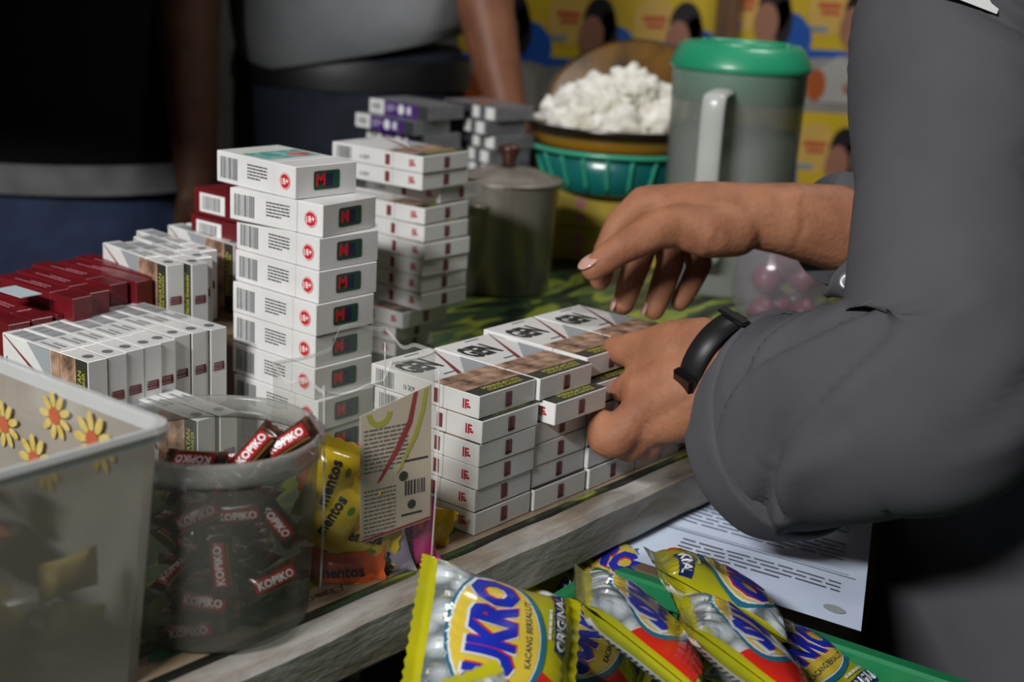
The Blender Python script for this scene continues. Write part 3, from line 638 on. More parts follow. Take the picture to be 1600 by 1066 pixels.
for k in range(52):
    y = .008+k*(LY-.016)/51
    for x in (.003, LX-.003): add_box(bm, x-.0012, x+.0012, y-.0016, y+.0016, ZB+.003, ZR-.016)
for z in (-.075, -.11):
    for (x0, x1, y0, y1) in ((.002, LX-.002, .0015, .0045), (.002, LX-.002, LY-.0045, LY-.0015), (.0015, .0045, .002, LY-.002), (LX-.0045, LX-.0015, .002, LY-.002)): add_box(bm, x0, x1, y0, y1, z, z+.005)
tag(link('slotted_wall', bm_mesh('slotted_wall', bm, BGREEN), BAS), kind='stuff')
BX = empty('cardboard_box', bm_, 'brown cardboard box under the printed paper sheet', 'box')
link('box_wall', box('box_wall', .004, .11, -.205, -.006, -.1455, -.0415, KRAFT, .001), BX)
link('lid_flap', box('lid_flap', .004, .11, -.205, -.107, -.0413, -.0405, KRAFT), BX); link('lid_flap', box('lid_flap', .004, .11, -.105, -.006, -.0413, -.0405, KRAFT), BX)
pm = Matrix.Translation(T(.0777, .859, -.0395)); QB = [Vector(q) for q in ((0, 0, 0), (.141, -.091, 0), (.197, .115, 0), (.08, .18, 0))]
quad = lambda x, y, z: (QB[0]*(1-x/.155)+QB[1]*(x/.155))*(1-y/.235)+(QB[3]*(1-x/.155)+QB[2]*(x/.155))*(y/.235)+EZ*z
PAP = empty('paper_sheet', pm, 'white printed paper sheet lying on the box between table and person', 'paper')
bm = bmesh.new(); bmesh.ops.create_grid(bm, x_segments=14, y_segments=16, size=.5)
wav = lambda x, y: .0008+.0022*max(0, noise.noise(Vector((x*14, y*14, 2))))
for v in bm.verts: x, y = (v.co.x+.5)*.155, (v.co.y+.5)*.235; v.co = quad(x, y, wav(x, y))
psheet = link('sheet', bm_mesh('sheet', bm, mat('paper_white', '#c8d6ec', .6), True), PAP)
pf = lambda x, y: quad(x, y, wav(x, y)+.0006)
pr = Print().lines(.084, .052, .11, .030, 4, .3, 21).lines(.078, .118, .12, .045, 6, .22, 22).rect(.078, .078, .14, .0012).rect(.078, .082, .13, .0006).lines(.078, .175, .12, .05, 6, .22, 5)
link('printed_text', pr.mesh('printed_text', mat('paper_ink', '#4a4a52', .6), pf, .01), psheet)
link('logo', Print().ell(.138, .018, .007, .0055, 12).mesh('logo', CARDG, pf, .01), psheet)
# yellow snack packets
YB = mat('snack_film', '#b4ac12', .2, coat=.7, col2='#9a9a14', nscale=25); PEA = bpy.data.materials.new('peanut_print'); PEA.use_nodes = True; nt = PEA.node_tree; b = nt.nodes['Principled BSDF']
b.inputs['Roughness'].default_value = .22; b.inputs['Coat Weight'].default_value = .6
vo = nt.nodes.new('ShaderNodeTexVoronoi'); vo.inputs['Scale'].default_value = 95; tc = nt.nodes.new('ShaderNodeTexCoord'); mp = nt.nodes.new('ShaderNodeMapping'); mp.inputs['Scale'].default_value = (1, 1, .05); nt.links.new(tc.outputs['Object'], mp.inputs[0]); nt.links.new(mp.outputs[0], vo.inputs['Vector'])
cr = nt.nodes.new('ShaderNodeValToRGB'); cr.color_ramp.elements[0].position = .35; cr.color_ramp.elements[0].color = lin('#bcc4c8'); cr.color_ramp.elements[1].position = .75; cr.color_ramp.elements[1].color = lin('#5d6468'); nt.links.new(vo.outputs['Distance'], cr.inputs[0]); nt.links.new(cr.outputs[0], b.inputs['Base Color'])
SBL = mat('sukro_blue', '#1c2fae', .2, coat=.6); SRD = mat('sukro_red', '#c8281c', .2, coat=.6); SYL = mat('sukro_yellow', '#d2b83a', .2, coat=.6); STE = mat('sukro_teal', '#1f6a86', .2, coat=.6); SWH = mat('sukro_white', '#d4d6d6', .22, coat=.6); SNV = mat('sukro_navy', '#16245c', .2, coat=.6)
BWD, BLN = .088, .090
def make_snack(seed):
    pf = pillow(BWD, BLN, .0155, .0065, .0016, seed, p=2.4); L = [('wrapper', pillow_mesh('wrapper', YB, BWD, BLN, pf, 40, 52), None)]; t = pf[1]; d = lambda n, M, p, o: deco(L, 'wrapper', n, M, p, t, o, .0035)
    d('peanut_picture', PEA, Print().poly([(-.043, .008), (.043, .008), (.043, .0375), (-.043, .0375)]), .0005)
    d('red_panel', SRD, Print().poly([(-.0432, -.030), (-.018, -.036), (-.010, -.018), (-.0432, .012)]), .0006)
    d('oval_border', STE, Print().ell(.002, .005, .0415, .0268, 36), .0009)
    d('oval_white', SWH, Print().ell(.002, .0058, .0395, .0246, 36), .0012)
    d('oval', SYL, Print().ell(.002, .0058, .0385, .0235, 36), .0015)
    d('lettering_outline', SWH, Print().text('SUKRO', .002, .0085, .0745, .0295, .0, .085), .0018)
    d('lettering_shadow', SRD, Print().text('SUKRO', .0030, .0076, .071, .0265, .0, .06), .0021)
    d('lettering', SBL, Print().text('SUKRO', .002, .0085, .071, .0265, .0, .055), .0024)
    d('small_lettering', SNV, Print().text('KACANG BERSALUT', .008, -.0115, .042, .0036, .06, .01, .12), .0018)
    d('flavour_band', SNV, Print().poly([(.002, -.0350), (.042, -.0335), (.0425, -.0255), (.004, -.0270)]), .0008)
    d('flavour_lettering', SWH, Print().text('ORIGINAL', .023, -.0302, .036, .0062, .04, .03).lines(.024, -.0235, .03, .003, 1, .6), .0012)
    deco(L, 'wrapper', 'back_panel', SWH, Print().rect(0, 0, .080, .066), pf[2], .0006, .0035)
    deco(L, 'wrapper', 'back_text', INK, Print().lines(-.030, .0, .016, .06, 16, .35, 3).lines(-.01, .0, .016, .06, 16, .35, 6).lines(.028, 0, .02, .052, 14, .35, 9), pf[2], .0010, .0035)
    return L
SN = [make_snack(s) for s in (1, 4)]
def snack(c, xd, nd, label, k=0):
    n = Vector(nd).normalized(); x = Vector(xd); x = (x-n*x.dot(n)).normalized(); inst(SN[k], 'snack_packet', frame(c, x, n.cross(x), n), label, 'snack packet', 'yellow snack packets in the basket')
snack(az(772, 1022, .0), RT*.33+UP*.94, (.36, -.55, .76), 'yellow snack packet with big blue lettering, front middle of the basket')
B2Y = -RT*.78+UP*.62; B2N = RT*.62+UP*.78-FW*.06; B3Y = -RT*.80+UP*.60; B3N = RT*.60+UP*.80-FW*.04; B4Y = RT*.87-UP*.49; B4N = RT*.49+UP*.87-FW*.0
snack(ay(1000, 988, .70), B2Y.cross(B2N), B2N, 'yellow snack packet with red panel, between the front packet and the right one', 1)
snack(ay(1160, 1022, .69), B3Y.cross(B3N), B3N, 'yellow snack packet with red panel at the right of the heap', 0)
snack(ay(1120, 930, .765), B4Y.cross(B4N), B4N, 'yellow snack packet leaning on the back rim with its crimped end up', 1)
snack(az(712, 1218, .006), (.75, .45, .1), (.05, -.45, .9), 'yellow snack packet with glossy red panel at the bottom edge, left', 0)
snack(az(905, 1030, -.06), (.2, .9, .1), (.35, -.2, .9), 'shadowed snack packet wedged between the front packets', 1)
snack(az(915, 900, -.055), (.6, -.5, .2), (-.1, -.1, 1), 'snack packet deep in the basket beside the table edge', 0)
snack(T(.13, .66, -.105), (.6, -.5, .0), (0, 0, 1), 'snack packet lying flat on the basket bottom at the front', 0)
snack(T(.12, .76, -.105), (.6, -.5, .0), (0, .1, 1), 'snack packet lying flat on the basket bottom at the back', 1)
snack(az(1245, 1065, -.055), (.5, .6, 0), (.1, -.2, 1), 'snack packet low at the right side of the basket', 1)
# ------------------------------------------------------------------ metal pot
ALU = mat('dull_aluminium', '#9a938a', .32, metal=.4, col2='#7d766c', nscale=8, stretch=(6, 6, .6), bump=.08, bscale=40)
PO = T(-.013, 1.437, 0)
POT = empty('metal_pot', PO, 'dull aluminium pot with lid and brown knob behind the packs', 'pot')
link('pot_body', lathe('pot_body', [(0, .0005), (.046, .0005), (.048, .003), (.0525, .108), (.0545, .112), (.0545, .114), (.051, .114), (.046, .004), (0, .004)], ALU, 56), POT)
ld = link('lid', lathe('lid', [(0, .1275), (.012, .127), (.03, .125), (.044, .1205), (.0475, .117), (.056, .1165), (.0575, .1145), (.056, .1142), (.046, .1145), (0, .123)], ALU, 56), POT)
link('knob', lathe('knob', [(0, .1285), (.0075, .1285), (.007, .134), (.0095, .141), (.012, .146), (.0115, .149), (.006, .1505), (0, .1505)], mat('brown_knob', '#43231b', .35, coat=.3), 24), ld)
for s in (-1, 1):
    link('handle', mesh('handle', *tube_vf([((s*.052, -.016, .092), .003, .003), ((s*.066, -.014, .094), .003, .003), ((s*.07, 0, .094), .003, .003), ((s*.066, .014, .094), .003, .003), ((s*.052, .016, .092), .003, .003)], (0, 0, 1), 10, 5), ALU, True), POT).rotation_euler.z = .9
# ------------------------------------------------------------------ jug
JO = Vector((.2235, 1.50, TZ)); JP = clear('jug_plastic', '#c2c5c2', .36, .3, '#e4e8e4'); JG = mat('jug_green', '#26946c', .35, coat=.3, col2='#228a64', nscale=10); JGT = mat('jug_green_band', '#2f9f78', .4)
JUG = empty('water_jug', JO, 'tall translucent plastic jug with a turquoise green lid', 'jug')
JUG.rotation_euler = (0, math.radians(0.0), 0)
link('jug_body', lathe('jug_body', [(0, .001), (.064, .001), (.0665, .004), (.0705, .236), (.0725, .2375), (.069, .2365), (.0645, .006), (0, .005)], JP, 64), JUG)
JL = link('lid', lathe('lid', [(.0735, .2345), (.0742, .237), (.0735, .241), (.066, .256), (.061, .2605), (.057, .2605), (.055, .2585), (0, .2585)], JG, 64), JUG)
link('inner_skirt', lathe('inner_skirt', [(.0700, .236), (.0692, .202), (.0672, .202), (.068, .236)], JGT, 64), JL)
for s, rr in ((1, .5), (-1, .5)):
    pts = [((.045*math.cos(a), .012*s+.030*s*math.sin(a)*.9, .2592), .0035, .0022) for a in [math.pi*k/8 for k in range(9)]]
    link('lid_grip', mesh('lid_grip', *tube_vf(pts, (0, 0, 1), 10, 3), JG, True), JL).rotation_euler.z = -.35
link('tea', lathe('tea', [(0, .007), (.0632, .007), (.066, .17), (0, .17)], clear('cloudy_water', '#b4b6b2', .75, .2, '#d8dcd8'), 48), JUG)
ha = Vector((-.35, -.94, 0)).normalized()
HP = [ha*.070+EZ*.215, ha*.098+EZ*.214, ha*.109+EZ*.205, ha*.110+EZ*.15, ha*.106+EZ*.07, ha*.095+EZ*.045, ha*.067+EZ*.045]
link('handle', mesh('handle', *tube_vf([(p, .012, .0045) for p in HP], ha.cross(EZ), 14, 6), clear('jug_handle', '#c4c7c3', .8, .25), True), JUG)
# ------------------------------------------------------------------ teal basket, golden bowl with white lumps, golden dish, yellow cartons
BC = Vector((.108, 1.635, TZ))
YC = mat('yellow_carton', '#a08a1e', .45, col2='#8a7a22', nscale=25)
for k, (z, s, lab) in enumerate(((.0004, .2, 'dim yellow carton lowest under the teal basket'), (.0402, -.0, 'yellow carton with pink marks directly under the teal basket'))):
    e = empty('yellow_carton', frame(BC+Vector((.01, 0, z)), dirv(-14), dirv(76), EZ), lab, 'carton')
    cw = link('carton', box('carton', -.085, .085, -.06, .06, 0, .0395, YC, .0015), e)
    for x, y, a, b in ((-.035, .027, .006, .007), (-.035, .011, .0055, .006)): link('pink_mark', Print().ell(x, y, a, b, 10).mesh('pink_mark', mat('dusty_pink', '#a0626a', .5), plane((0, -.06, 0), (1, 0, 0), (0, 0, 1))), cw)
TEALP = mat('teal_plastic', '#0f6d68', .3, col2='#0c5a58', nscale=10, coat=.4); TEAL2 = mat('light_teal_rim', '#3aa888', .3, coat=.4)
TB = empty('teal_basket', BC+EZ*.0802, 'teal ribbed plastic basket under the golden bowl', 'basket')
link('basket_wall', lathe('basket_wall', [(0, .0005), (.076, .0005), (.080, .004), (.098, .048), (.095, .048), (.077, .006), (0, .004)], TEALP, 60), TB)
link('rim', lathe('rim', [(.0955, .047), (.104, .046), (.1055, .049), (.1035, .052), (.0955, .051), (.0955, .047)], TEAL2, 60), TB)
for k in range(22):
    a = 2*math.pi*k/22; d = Vector((math.cos(a), math.sin(a), 0))
    link('rib', mesh('rib', *tube_vf([(d*.0815+EZ*.006, .0022, .0022), (d*.0905+EZ*.026, .0022, .0022), (d*.0985+EZ*.046, .0022, .0022)], (0, 0, 1), 8, 2), TEAL2, True), TB)
DGOLD = bpy.data.materials.new('golden_glaze'); DGOLD.use_nodes = True; nt = DGOLD.node_tree; b = nt.nodes['Principled BSDF']; b.inputs['Roughness'].default_value = .25; b.inputs['Coat Weight'].default_value = .5
tc = nt.nodes.new('ShaderNodeTexCoord'); sp = nt.nodes.new('ShaderNodeSeparateXYZ'); nt.links.new(tc.outputs['Object'], sp.inputs[0]); cr = nt.nodes.new('ShaderNodeValToRGB'); cr.color_ramp.elements[0].color = lin('#c2a416'); cr.color_ramp.elements[1].color = lin('#15120e')
mr = nt.nodes.new('ShaderNodeMapRange'); mr.inputs[1].default_value = 0; mr.inputs[2].default_value = .045; nt.links.new(sp.outputs['Z'], mr.inputs[0]); nt.links.new(mr.outputs[0], cr.inputs[0])
for p, c in ((.2, '#4a3410'), (.3, '#201a10'), (.42, '#241a0e'), (.5, '#b87a16'), (.66, '#a8741a'), (.78, '#2a1c10')): e = cr.color_ramp.elements.new(p); e.color = lin(c)
nt.links.new(cr.outputs[0], b.inputs['Base Color'])
BO = BC+Vector((.0, .0, .1122)); BOWL = empty('golden_bowl', BO, 'black and gold glazed bowl heaped with white lumps', 'bowl')
link('bowl_wall', lathe('bowl_wall', [(0, .0005), (.062, .0005), (.078, .006), (.0925, .0175), (.106, .040), (.1085, .0445), (.1055, .045), (.09, .022), (.06, .009), (0, .006)], DGOLD, 60), BOWL)
# white lumps
LUMP = mat('white_lumps', '#e6e5e0', .75, col2='#c8c4b4', nscale=18, bump=.3, bscale=120); rl = random.Random(3)
def lump(p, r, seed):
    bm = bmesh.new(); bmesh.ops.create_icosphere(bm, subdivisions=4, radius=r*1.12)
    for v in bm.verts:
        d = v.co.normalized(); v.co *= 1+.45*noise.noise(d*1.9+Vector((seed*5.1, 0, seed)))+.22*noise.noise(d*4.5+Vector((0, seed, 0)))+.10*noise.noise(d*11+Vector((0, 0, seed))); v.co.z *= .85
    return bm_mesh('lump', bm, LUMP, True)
lm = [(-.045, -.03, .030, .027), (.0, -.045, .028, .028), (.045, -.035, .030, .026), (-.06, .01, .03, .024), (.062, .005, .028, .024), (-.02, .0, .052, .030), (.03, .0, .056, .028), (.012, .015, .074, .022), (-.045, .005, .052, .021), (.018, -.012, .068, .018), (-.03, -.02, .052, .02), (.055, -.018, .05, .018), (0, .045, .035, .03), (-.012, -.025, .05, .021)]
for k, (x, y, z, r) in enumerate(lm):
    o = link('white_lump', lump(None, r, k)); o.location = BO+Vector((x*1.12, y*1.12, z+.012)); tag(o, 'white crumbly lump heaped in the black and gold bowl', 'food lump', 'white lumps heaped in the bowl')
DSH = empty('golden_dish', Matrix.Translation(BC+Vector((.03, .135, .150))) @ Matrix.Rotation(.75, 4, 'X') @ Matrix.Rotation(-.1, 4, 'Y'), 'brown and gold dish standing tilted behind the bowl of white lumps', 'dish')
link('dish_plate', lathe('dish_plate', [(0, 0), (.08, 0), (.110, .012), (.113, .016), (.107, .0155), (.078, .005), (0, .005)], mat('brown_gold_glaze', '#3a2a10', .3, coat=.4, col2='#6a4a18', nscale=14, ramp=(.4, .6)), 60), DSH)
link('dish_rim', lathe('dish_rim', [(.1115, .0150), (.1140, .0160), (.1120, .0175), (.1115, .0150)], mat('dark_rim', '#1c1712', .3), 60), DSH)
# stand that holds the dish and is hidden behind the bowl
e = empty('dish_stand', BC+Vector((.03, .175, 0)), 'dark wooden stand carrying the tilted dish behind the bowl', 'stand')
link('post', box('post', -.05, .05, -.02, .05, .0005, .12, UNDER, .002), e)
# clear bag of shallots by the forearm
SH = mat('shallot_skin', '#6a2c44', .4, col2='#8a4a5c', nscale=30, stretch=(1, 1, .2)); sc0 = T(.262, 1.345, 0)
e = empty('clear_shallot_bag', sc0, 'thin clear plastic bag of purple shallots standing behind the forearm', 'bag')
v, f = tube_vf([(EZ*.001, .03, .028), (EZ*.02, .046, .04), (EZ*.06, .047, .042), (EZ*.09, .036, .03), (EZ*.112, .016, .012), (EZ*.125, .02, .01)], (1, 0, 0), 36, 6, True, False, lambda t, a, p: 1+.07*noise.noise(p*45))
link('film', mesh('film', v, f, clear('thin_film', '#a8a4aa', .3, .15, '#f0eef0', spec=.8), True), e)
for k, (x, y, z) in enumerate(((-.02, -.015, .016), (.02, -.014, .016), (0, .018, .016), (-.018, -.008, .047), (.02, .0, .048), (.0, -.012, .074), (.0, .02, .05))):
    s = empty('shallot', sc0+Vector((x, y, z)), 'small purple shallot inside the clear bag behind the forearm', 'shallot', 'shallots in the clear bag')
    link('bulb', lathe('bulb', [(0, -.014), (.009, -.012), (.0155, -.002), (.0135, .007), (.005, .013), (.0015, .018), (0, .0185)], SH, 18), s).rotation_euler = (rl.uniform(-1, 1), rl.uniform(-1, 1), 0)
# ------------------------------------------------------------------ posters on the back wall
PY = mat('poster_yellow', '#b59a1c', .4, col2='#a88f1a', nscale=8); PC = mat('poster_cream', '#b8964a', .4); PRD = mat('poster_red', '#a8442c', .4); PBL = mat('poster_blue', '#174a96', .4); PGR = mat('poster_grey', '#6c6963', .4, col2='#86827a', nscale=9)
PH = mat('poster_hair', '#191417', .4); PFc = mat('poster_skin', '#8a5f4c', .4); PSH = mat('poster_shirt', '#96948f', .4); POR = mat('poster_orange', '#94481c', .4); PSB = mat('poster_pale_blue', '#5f7d92', .4)
def poster(name, x0, cols, z0, rows, label):
    tw, th = .147, .235; e = empty(name, frame((x0, 2.4595, TZ+z0), (1, 0, 0), (0, 0, 1), (0, -1, 0)), label, 'poster')
    sh = link('sheet', box('sheet', 0, tw*cols, 0, th*rows, 0, .001, PY), e)
    for r in range(rows):
        for c in range(cols):
            X, Z = tw*(c+.5), th*(r+.5); d = lambda k: (lambda x, y: Vector((X+x, Z+y, .001+.0004*k)))
            def p(n, M, pr, k): return link(n, pr.mesh(n, M, d(k)), sh)
            p('lower_panel', PGR, Print().rect(0, -.068, tw, .10), 1); p('blue_swoosh', PBL, Print().poly([(-tw/2, -.028), (tw/2, -.018), (tw/2, -.004), (0, -.012), (-tw/2, -.012)]), 2)
            p('cream_cloud', PC, Print().ell(-.035, .055, .036, .045, 16), 2); p('red_lettering', PRD, Print().rect(-.035, .062, .04, .009).rect(-.033, .05, .032, .007), 3); p('blue_lettering', PSB, Print().rect(-.05, .022, .03, .008), 3)
            p('blue_shape', PBL, Print().ell(.058, .012, .026, .038, 14, .5), 3); p('shirt', PSH, Print().poly([(-.055, -.10), (-.045, -.045), (-.012, -.022), (.03, -.022), (.06, -.045), (.066, -.10)]), 4)
            p('hair', PH, Print().ell(.018, .052, .028, .042, 18).ell(.034, .03, .017, .04, 14), 5); p('face', PFc, Print().ell(.006, .028, .021, .034, 16), 7); p('neck', PFc, Print().rect(.014, -.012, .022, .03), 6)
            p('food', POR, Print().ell(-.045, -.072, .017, .028, 12), 5); p('hand', PFc, Print().ell(.02, -.075, .02, .012, 10), 6)
poster('poster', -.1195, 3, .059, 2, 'row of yellow and blue printed posters left of the brown batten')
poster('poster', .3225, 5, -.138, 3, 'yellow and blue printed posters right of the brown batten behind the jug')
poster('poster', .0, 2, -.178, 1, 'lower yellow poster behind the teal basket')
# ------------------------------------------------------------------ people
def merged(name, mes, M):
    V = []; Fc = []
    for me in mes:
        o = len(V); V += [v.co.copy() for v in me.vertices]; Fc += [tuple(i+o for i in p.vertices) for p in me.polygons]
    return mesh(name, V, Fc, M, True)
def wrinkle(amp, fx=9, seed=0):
    return lambda t, a, p: 1+amp*(noise.noise(Vector((p.x*fx, p.y*fx, p.z*fx*1.6+seed)))+.5*noise.noise(Vector((p.x*fx*2.5, p.y*fx*2.5, p.z*fx*3+seed))))
def head(c, fwd, s=1.0):
    """skull, jaw, nose, ears and neck as one skin"""
    f = Vector(fwd).normalized(); l = EZ.cross(f); c = Vector(c)
    return [[(c+EZ*.03*s, .082*s), (c+f*.02*s-EZ*.02*s, .072*s), (c+f*.035*s-EZ*.075*s, .045*s)], [(c-EZ*.02*s-f*.01, .065*s), (c-EZ*.12*s-f*.015, .052*s), (c-EZ*.19*s-f*.02, .06*s)],
            [(c+f*.09*s+EZ*.005, .008*s), (c+f*.106*s-EZ*.022*s, .011*s)], [(c+l*.078*s-EZ*.01, .016*s), (c+l*.08*s+EZ*.012, .014*s)], [(c-l*.078*s-EZ*.01, .016*s), (c-l*.08*s+EZ*.012, .014*s)], [(c+f*.078*s-EZ*.055*s+l*.016, .009*s), (c+f*.078*s-EZ*.055*s-l*.016, .009*s)]]
def hair(c, fwd, M, par, s=1.0):
    f = Vector(fwd).normalized(); c = Vector(c)
    l = EZ.cross(f)
    for q in (-1, 1):
        bm = bmesh.new(); bmesh.ops.create_icosphere(bm, subdivisions=2, radius=.011*s, matrix=Matrix.Translation(c+f*.080*s+l*q*.030*s+EZ*.004)); link('eye', bm_mesh('eye', bm, mat('dark_eye', '#1a1210', .2), True), par)
        link('eyebrow', mesh('eyebrow', *tube_vf([(c+f*.088*s+l*q*.014*s+EZ*.026, .003, .004), (c+f*.086*s+l*q*.03*s+EZ*.031, .0035, .004), (c+f*.072*s+l*q*.046*s+EZ*.026, .002, .003)], (0, 0, 1), 8, 3), M, True), par)
    link('hair', remeshed('hair', [[(c+EZ*.045*s-f*.012*s, .086*s), (c+EZ*.02*s-f*.03*s, .082*s)]], .008, M, 3), par)
def shoe(par, p, fwd, M):
    f = Vector(fwd).normalized(); q = Vector((p[0], p[1], 0)); link('shoe', remeshed('shoe', [[(q-f*.06+EZ*.04, .038), (q+f*.03+EZ*.034, .034), (q+f*.12+EZ*.028, .028)]], .008, M, 3), par)
HAIR = mat('black_hair', '#14110f', .5, bump=.4, bscale=300); SHOE = mat('dark_shoe', '#201d1b', .5)
JEAN = mat('dark_jeans', '#1b2233', .85, col2='#141a27', nscale=30, bump=.3, bscale=500)
def trousers(par, c, rx, ry, top, M, sp=.09, axis=(1, 0, 0)):
    ax = Vector(axis); c = Vector((c[0], c[1], 0)); hip = tube_vf([(c+EZ*top, rx*.92, ry*.95), (c+EZ*(top-.1), rx, ry), (c+EZ*(top-.24), rx*.98, ry*.95)], axis, 28, 5, True, True, wrinkle(.02))
    legs = [tube_vf([(c+ax*s*sp+EZ*(top-.2), .095, .1), (c+ax*s*sp*1.05+EZ*.5, .075, .08), (c+ax*s*sp*1.05+EZ*.05, .06, .065)], axis, 20, 6, True, True, wrinkle(.04, 12)) for s in (-1, 1)]
    link('trousers', mesh('trousers', *join_vf(hip, *legs), M, True), par)
    for s in (-1, 1): shoe(par, c+ax*s*sp, Vector((-ax.y, ax.x, 0)) if False else Vector((ax.y, -ax.x, 0)), SHOE)
# --- person in grey T-shirt behind the table
SKB = mat('brown_skin', '#7d513b', .5, col2='#6c4431', nscale=25, bump=.1, bscale=300, spec=.3); GT = mat('grey_tshirt', '#77797c', .9, col2='#6c6e71', nscale=12, bump=.25, bscale=400)
pc_ = (-.245, 1.99)
P1 = empty('person', Vector((pc_[0], pc_[1], 0)), 'person in grey T-shirt and dark jeans standing behind the table, arm hanging', 'person')
off = Vector((-pc_[0], -pc_[1], 0)); sh = lambda L: [[(Vector(p)+off, r) for p, r in ch] for ch in L]
H1 = (pc_[0], pc_[1]-.02, 1.62); A_ = lambda x, y, Y: ay(x, y, Y)
arm = [[((-.065, 1.97, 1.40), .052), ((-.045, 1.95, 1.24), .044), (A_(757, 5, 1.87), .038), (A_(778, 110, 1.84), .031), (A_(793, 175, 1.82), .025)],
 [(A_(793, 175, 1.82), .024), (A_(800, 205, 1.81), .026), (A_(806, 235, 1.81), .018)], [(A_(790, 220, 1.8), .011), (A_(786, 255, 1.79), .009), (A_(787, 285, 1.79), .008)], [(A_(800, 225, 1.8), .011), (A_(800, 265, 1.79), .0095), (A_(801, 300, 1.79), .008)], [(A_(812, 225, 1.82), .011), (A_(815, 265, 1.81), .0095), (A_(815, 295, 1.81), .008)], [(A_(822, 225, 1.83), .010), (A_(828, 258, 1.83), .009), (A_(829, 282, 1.83), .0075)], [(A_(785, 205, 1.8), .012), (A_(772, 228, 1.79), .010), (A_(768, 250, 1.79), .009)]]
arm2 = [[((-.425, 1.99, 1.40), .052), ((-.465, 1.99, 1.14), .04), ((-.47, 1.95, .93), .026)], [((-.47, 1.95, .91), .027), ((-.47, 1.94, .82), .016)]]
link('body', merged('body', [remeshed('a', sh(arm), .004, SKB), remeshed('b', sh(arm2), .007, SKB), remeshed('c', sh(head(H1, (0, -1, 0))), .007, SKB)], SKB), P1)
def tee(t, a, p):
    f = noise.noise(Vector((p.x*5+p.z*7, p.y*4, p.z*9-p.x*6)))*.055+noise.noise(Vector((p.x*16, p.y*12, p.z*18)))*.02
    return 1+f*(1.2 if t < 2 else .6)
c0 = Vector((0, 0, 0))
v, f = tube_vf([(c0+Vector((.005, -.01, 1.045)), .158, .12), (c0+Vector((0, -.01, 1.08)), .168, .128), (c0+Vector((0, 0, 1.17)), .172, .125), (c0+EZ*1.3, .182, .12), (c0+EZ*1.42, .165, .1), (c0+EZ*1.47, .09, .075), (c0+EZ*1.49, .062, .062)], (1, 0, 0), 56, 10, False, False, tee)
for i in range(56): v[i] = v[i]+EZ*(.022*noise.noise(Vector((v[i].x*7, v[i].y*5, 1)))-.012*(v[i].x > .05)*0+.02*max(0, v[i].x*4))
sl = [tube_vf([(c0+Vector((s*.13, 0, 1.43)), .06, .065), (c0+Vector((s*.178, -.01, 1.36)), .062, .066), (c0+Vector((s*.2, -.02, 1.24)), .056, .06)], (0, 1, 0), 24, 5, False, False, wrinkle(.03)) for s in (-1, 1)]
link('tshirt', mesh('tshirt', *join_vf((v, f), *sl), GT, True), P1)
trousers(P1, (0, 0), .165, .122, 1.055, JEAN)
link('belt', mesh('belt', *tube_vf([(EZ*1.0, .1675, .1245), (EZ*1.02, .167, .124), (EZ*1.04, .163, .121)], (1, 0, 0), 40, 3, False, False), mat('black_belt', '#17171a', .45), True), P1)
hair(Vector(H1)+off, (0, -1, 0), HAIR, P1)
# --- person in black shirt with grey hem, far left
pd = (-.63, 1.86); P2 = empty('person', Vector((pd[0], pd[1], 0)), 'person in black shirt with a grey hem band and blue jeans, far left', 'person')
off = Vector((-pd[0], -pd[1], 0)); H2 = (pd[0], pd[1]-.02, 1.64); SKD = mat('dark_skin', '#3e271d', .6, col2='#352118', nscale=25, spec=.15)
arm = [[((-.42, 1.86, 1.41), .055), (A_(292, -60, 1.83), .047), (A_(292, 40, 1.8), .041), (A_(300, 160, 1.77), .034), (A_(305, 270, 1.75), .026)], [(A_(306, 275, 1.75), .027), (A_(308, 330, 1.74), .02)],
 [(A_(296, 330, 1.74), .011), (A_(296, 380, 1.74), .008)], [(A_(306, 335, 1.74), .011), (A_(307, 390, 1.74), .008)], [(A_(316, 335, 1.74), .011), (A_(318, 385, 1.74), .008)], [(A_(326, 330, 1.74), .010), (A_(329, 370, 1.74), .008)], [(A_(290, 310, 1.73), .012), (A_(280, 350, 1.73), .009)]]
arm2 = [[((-.84, 1.86, 1.41), .055), ((-.88, 1.86, 1.14), .04), ((-.88, 1.8, .93), .027)], [((-.88, 1.8, .9), .026), ((-.88, 1.79, .82), .015)]]
link('body', merged('body', [remeshed('a', sh(arm), .005, SKD), remeshed('b', sh(arm2), .007, SKD), remeshed('c', sh(head(H2, (0, -1, 0))), .007, SKD)], SKD), P2)
BS = mat('black_shirt', '#0c0c0e', .95, col2='#09090a', spec=.1, nscale=20, bump=.2, bscale=300)
tor = tube_vf([(EZ*.905, .212, .15), (EZ*.95, .21, .15), (EZ*1.1, .2, .14), (EZ*1.3, .2, .13), (EZ*1.43, .17, .105), (EZ*1.48, .09, .08), (EZ*1.5, .065, .065)], (1, 0, 0), 44, 6, False, False, wrinkle(.015))
sl = [tube_vf([(Vector((s*.15, 0, 1.44)), .065, .07), (Vector((s*.2, 0, 1.36)), .066, .07), (Vector((s*.215, -.01, 1.22)), .06, .064)], (0, 1, 0), 24, 5, False, False, wrinkle(.03)) for s in (-1, 1)]
link('shirt', mesh('shirt', *join_vf(tor, *sl), BS, True), P2)
link('hem_band', mesh('hem_band', *tube_vf([(EZ*.868, .2125, .151), (EZ*.89, .2135, .152), (EZ*.906, .213, .1515)], (1, 0, 0), 44, 4, False, False), mat('grey_hem', '#5f5f60', .9, col2='#4e4e50', nscale=20), True), P2)
trousers(P2, (0, 0), .195, .14, .93, mat('blue_jeans', '#1c2b4a', .85, col2='#16223c', nscale=30, bump=.3, bscale=500))
hair(Vector(H2)+off, (0, -1, 0), HAIR, P2)
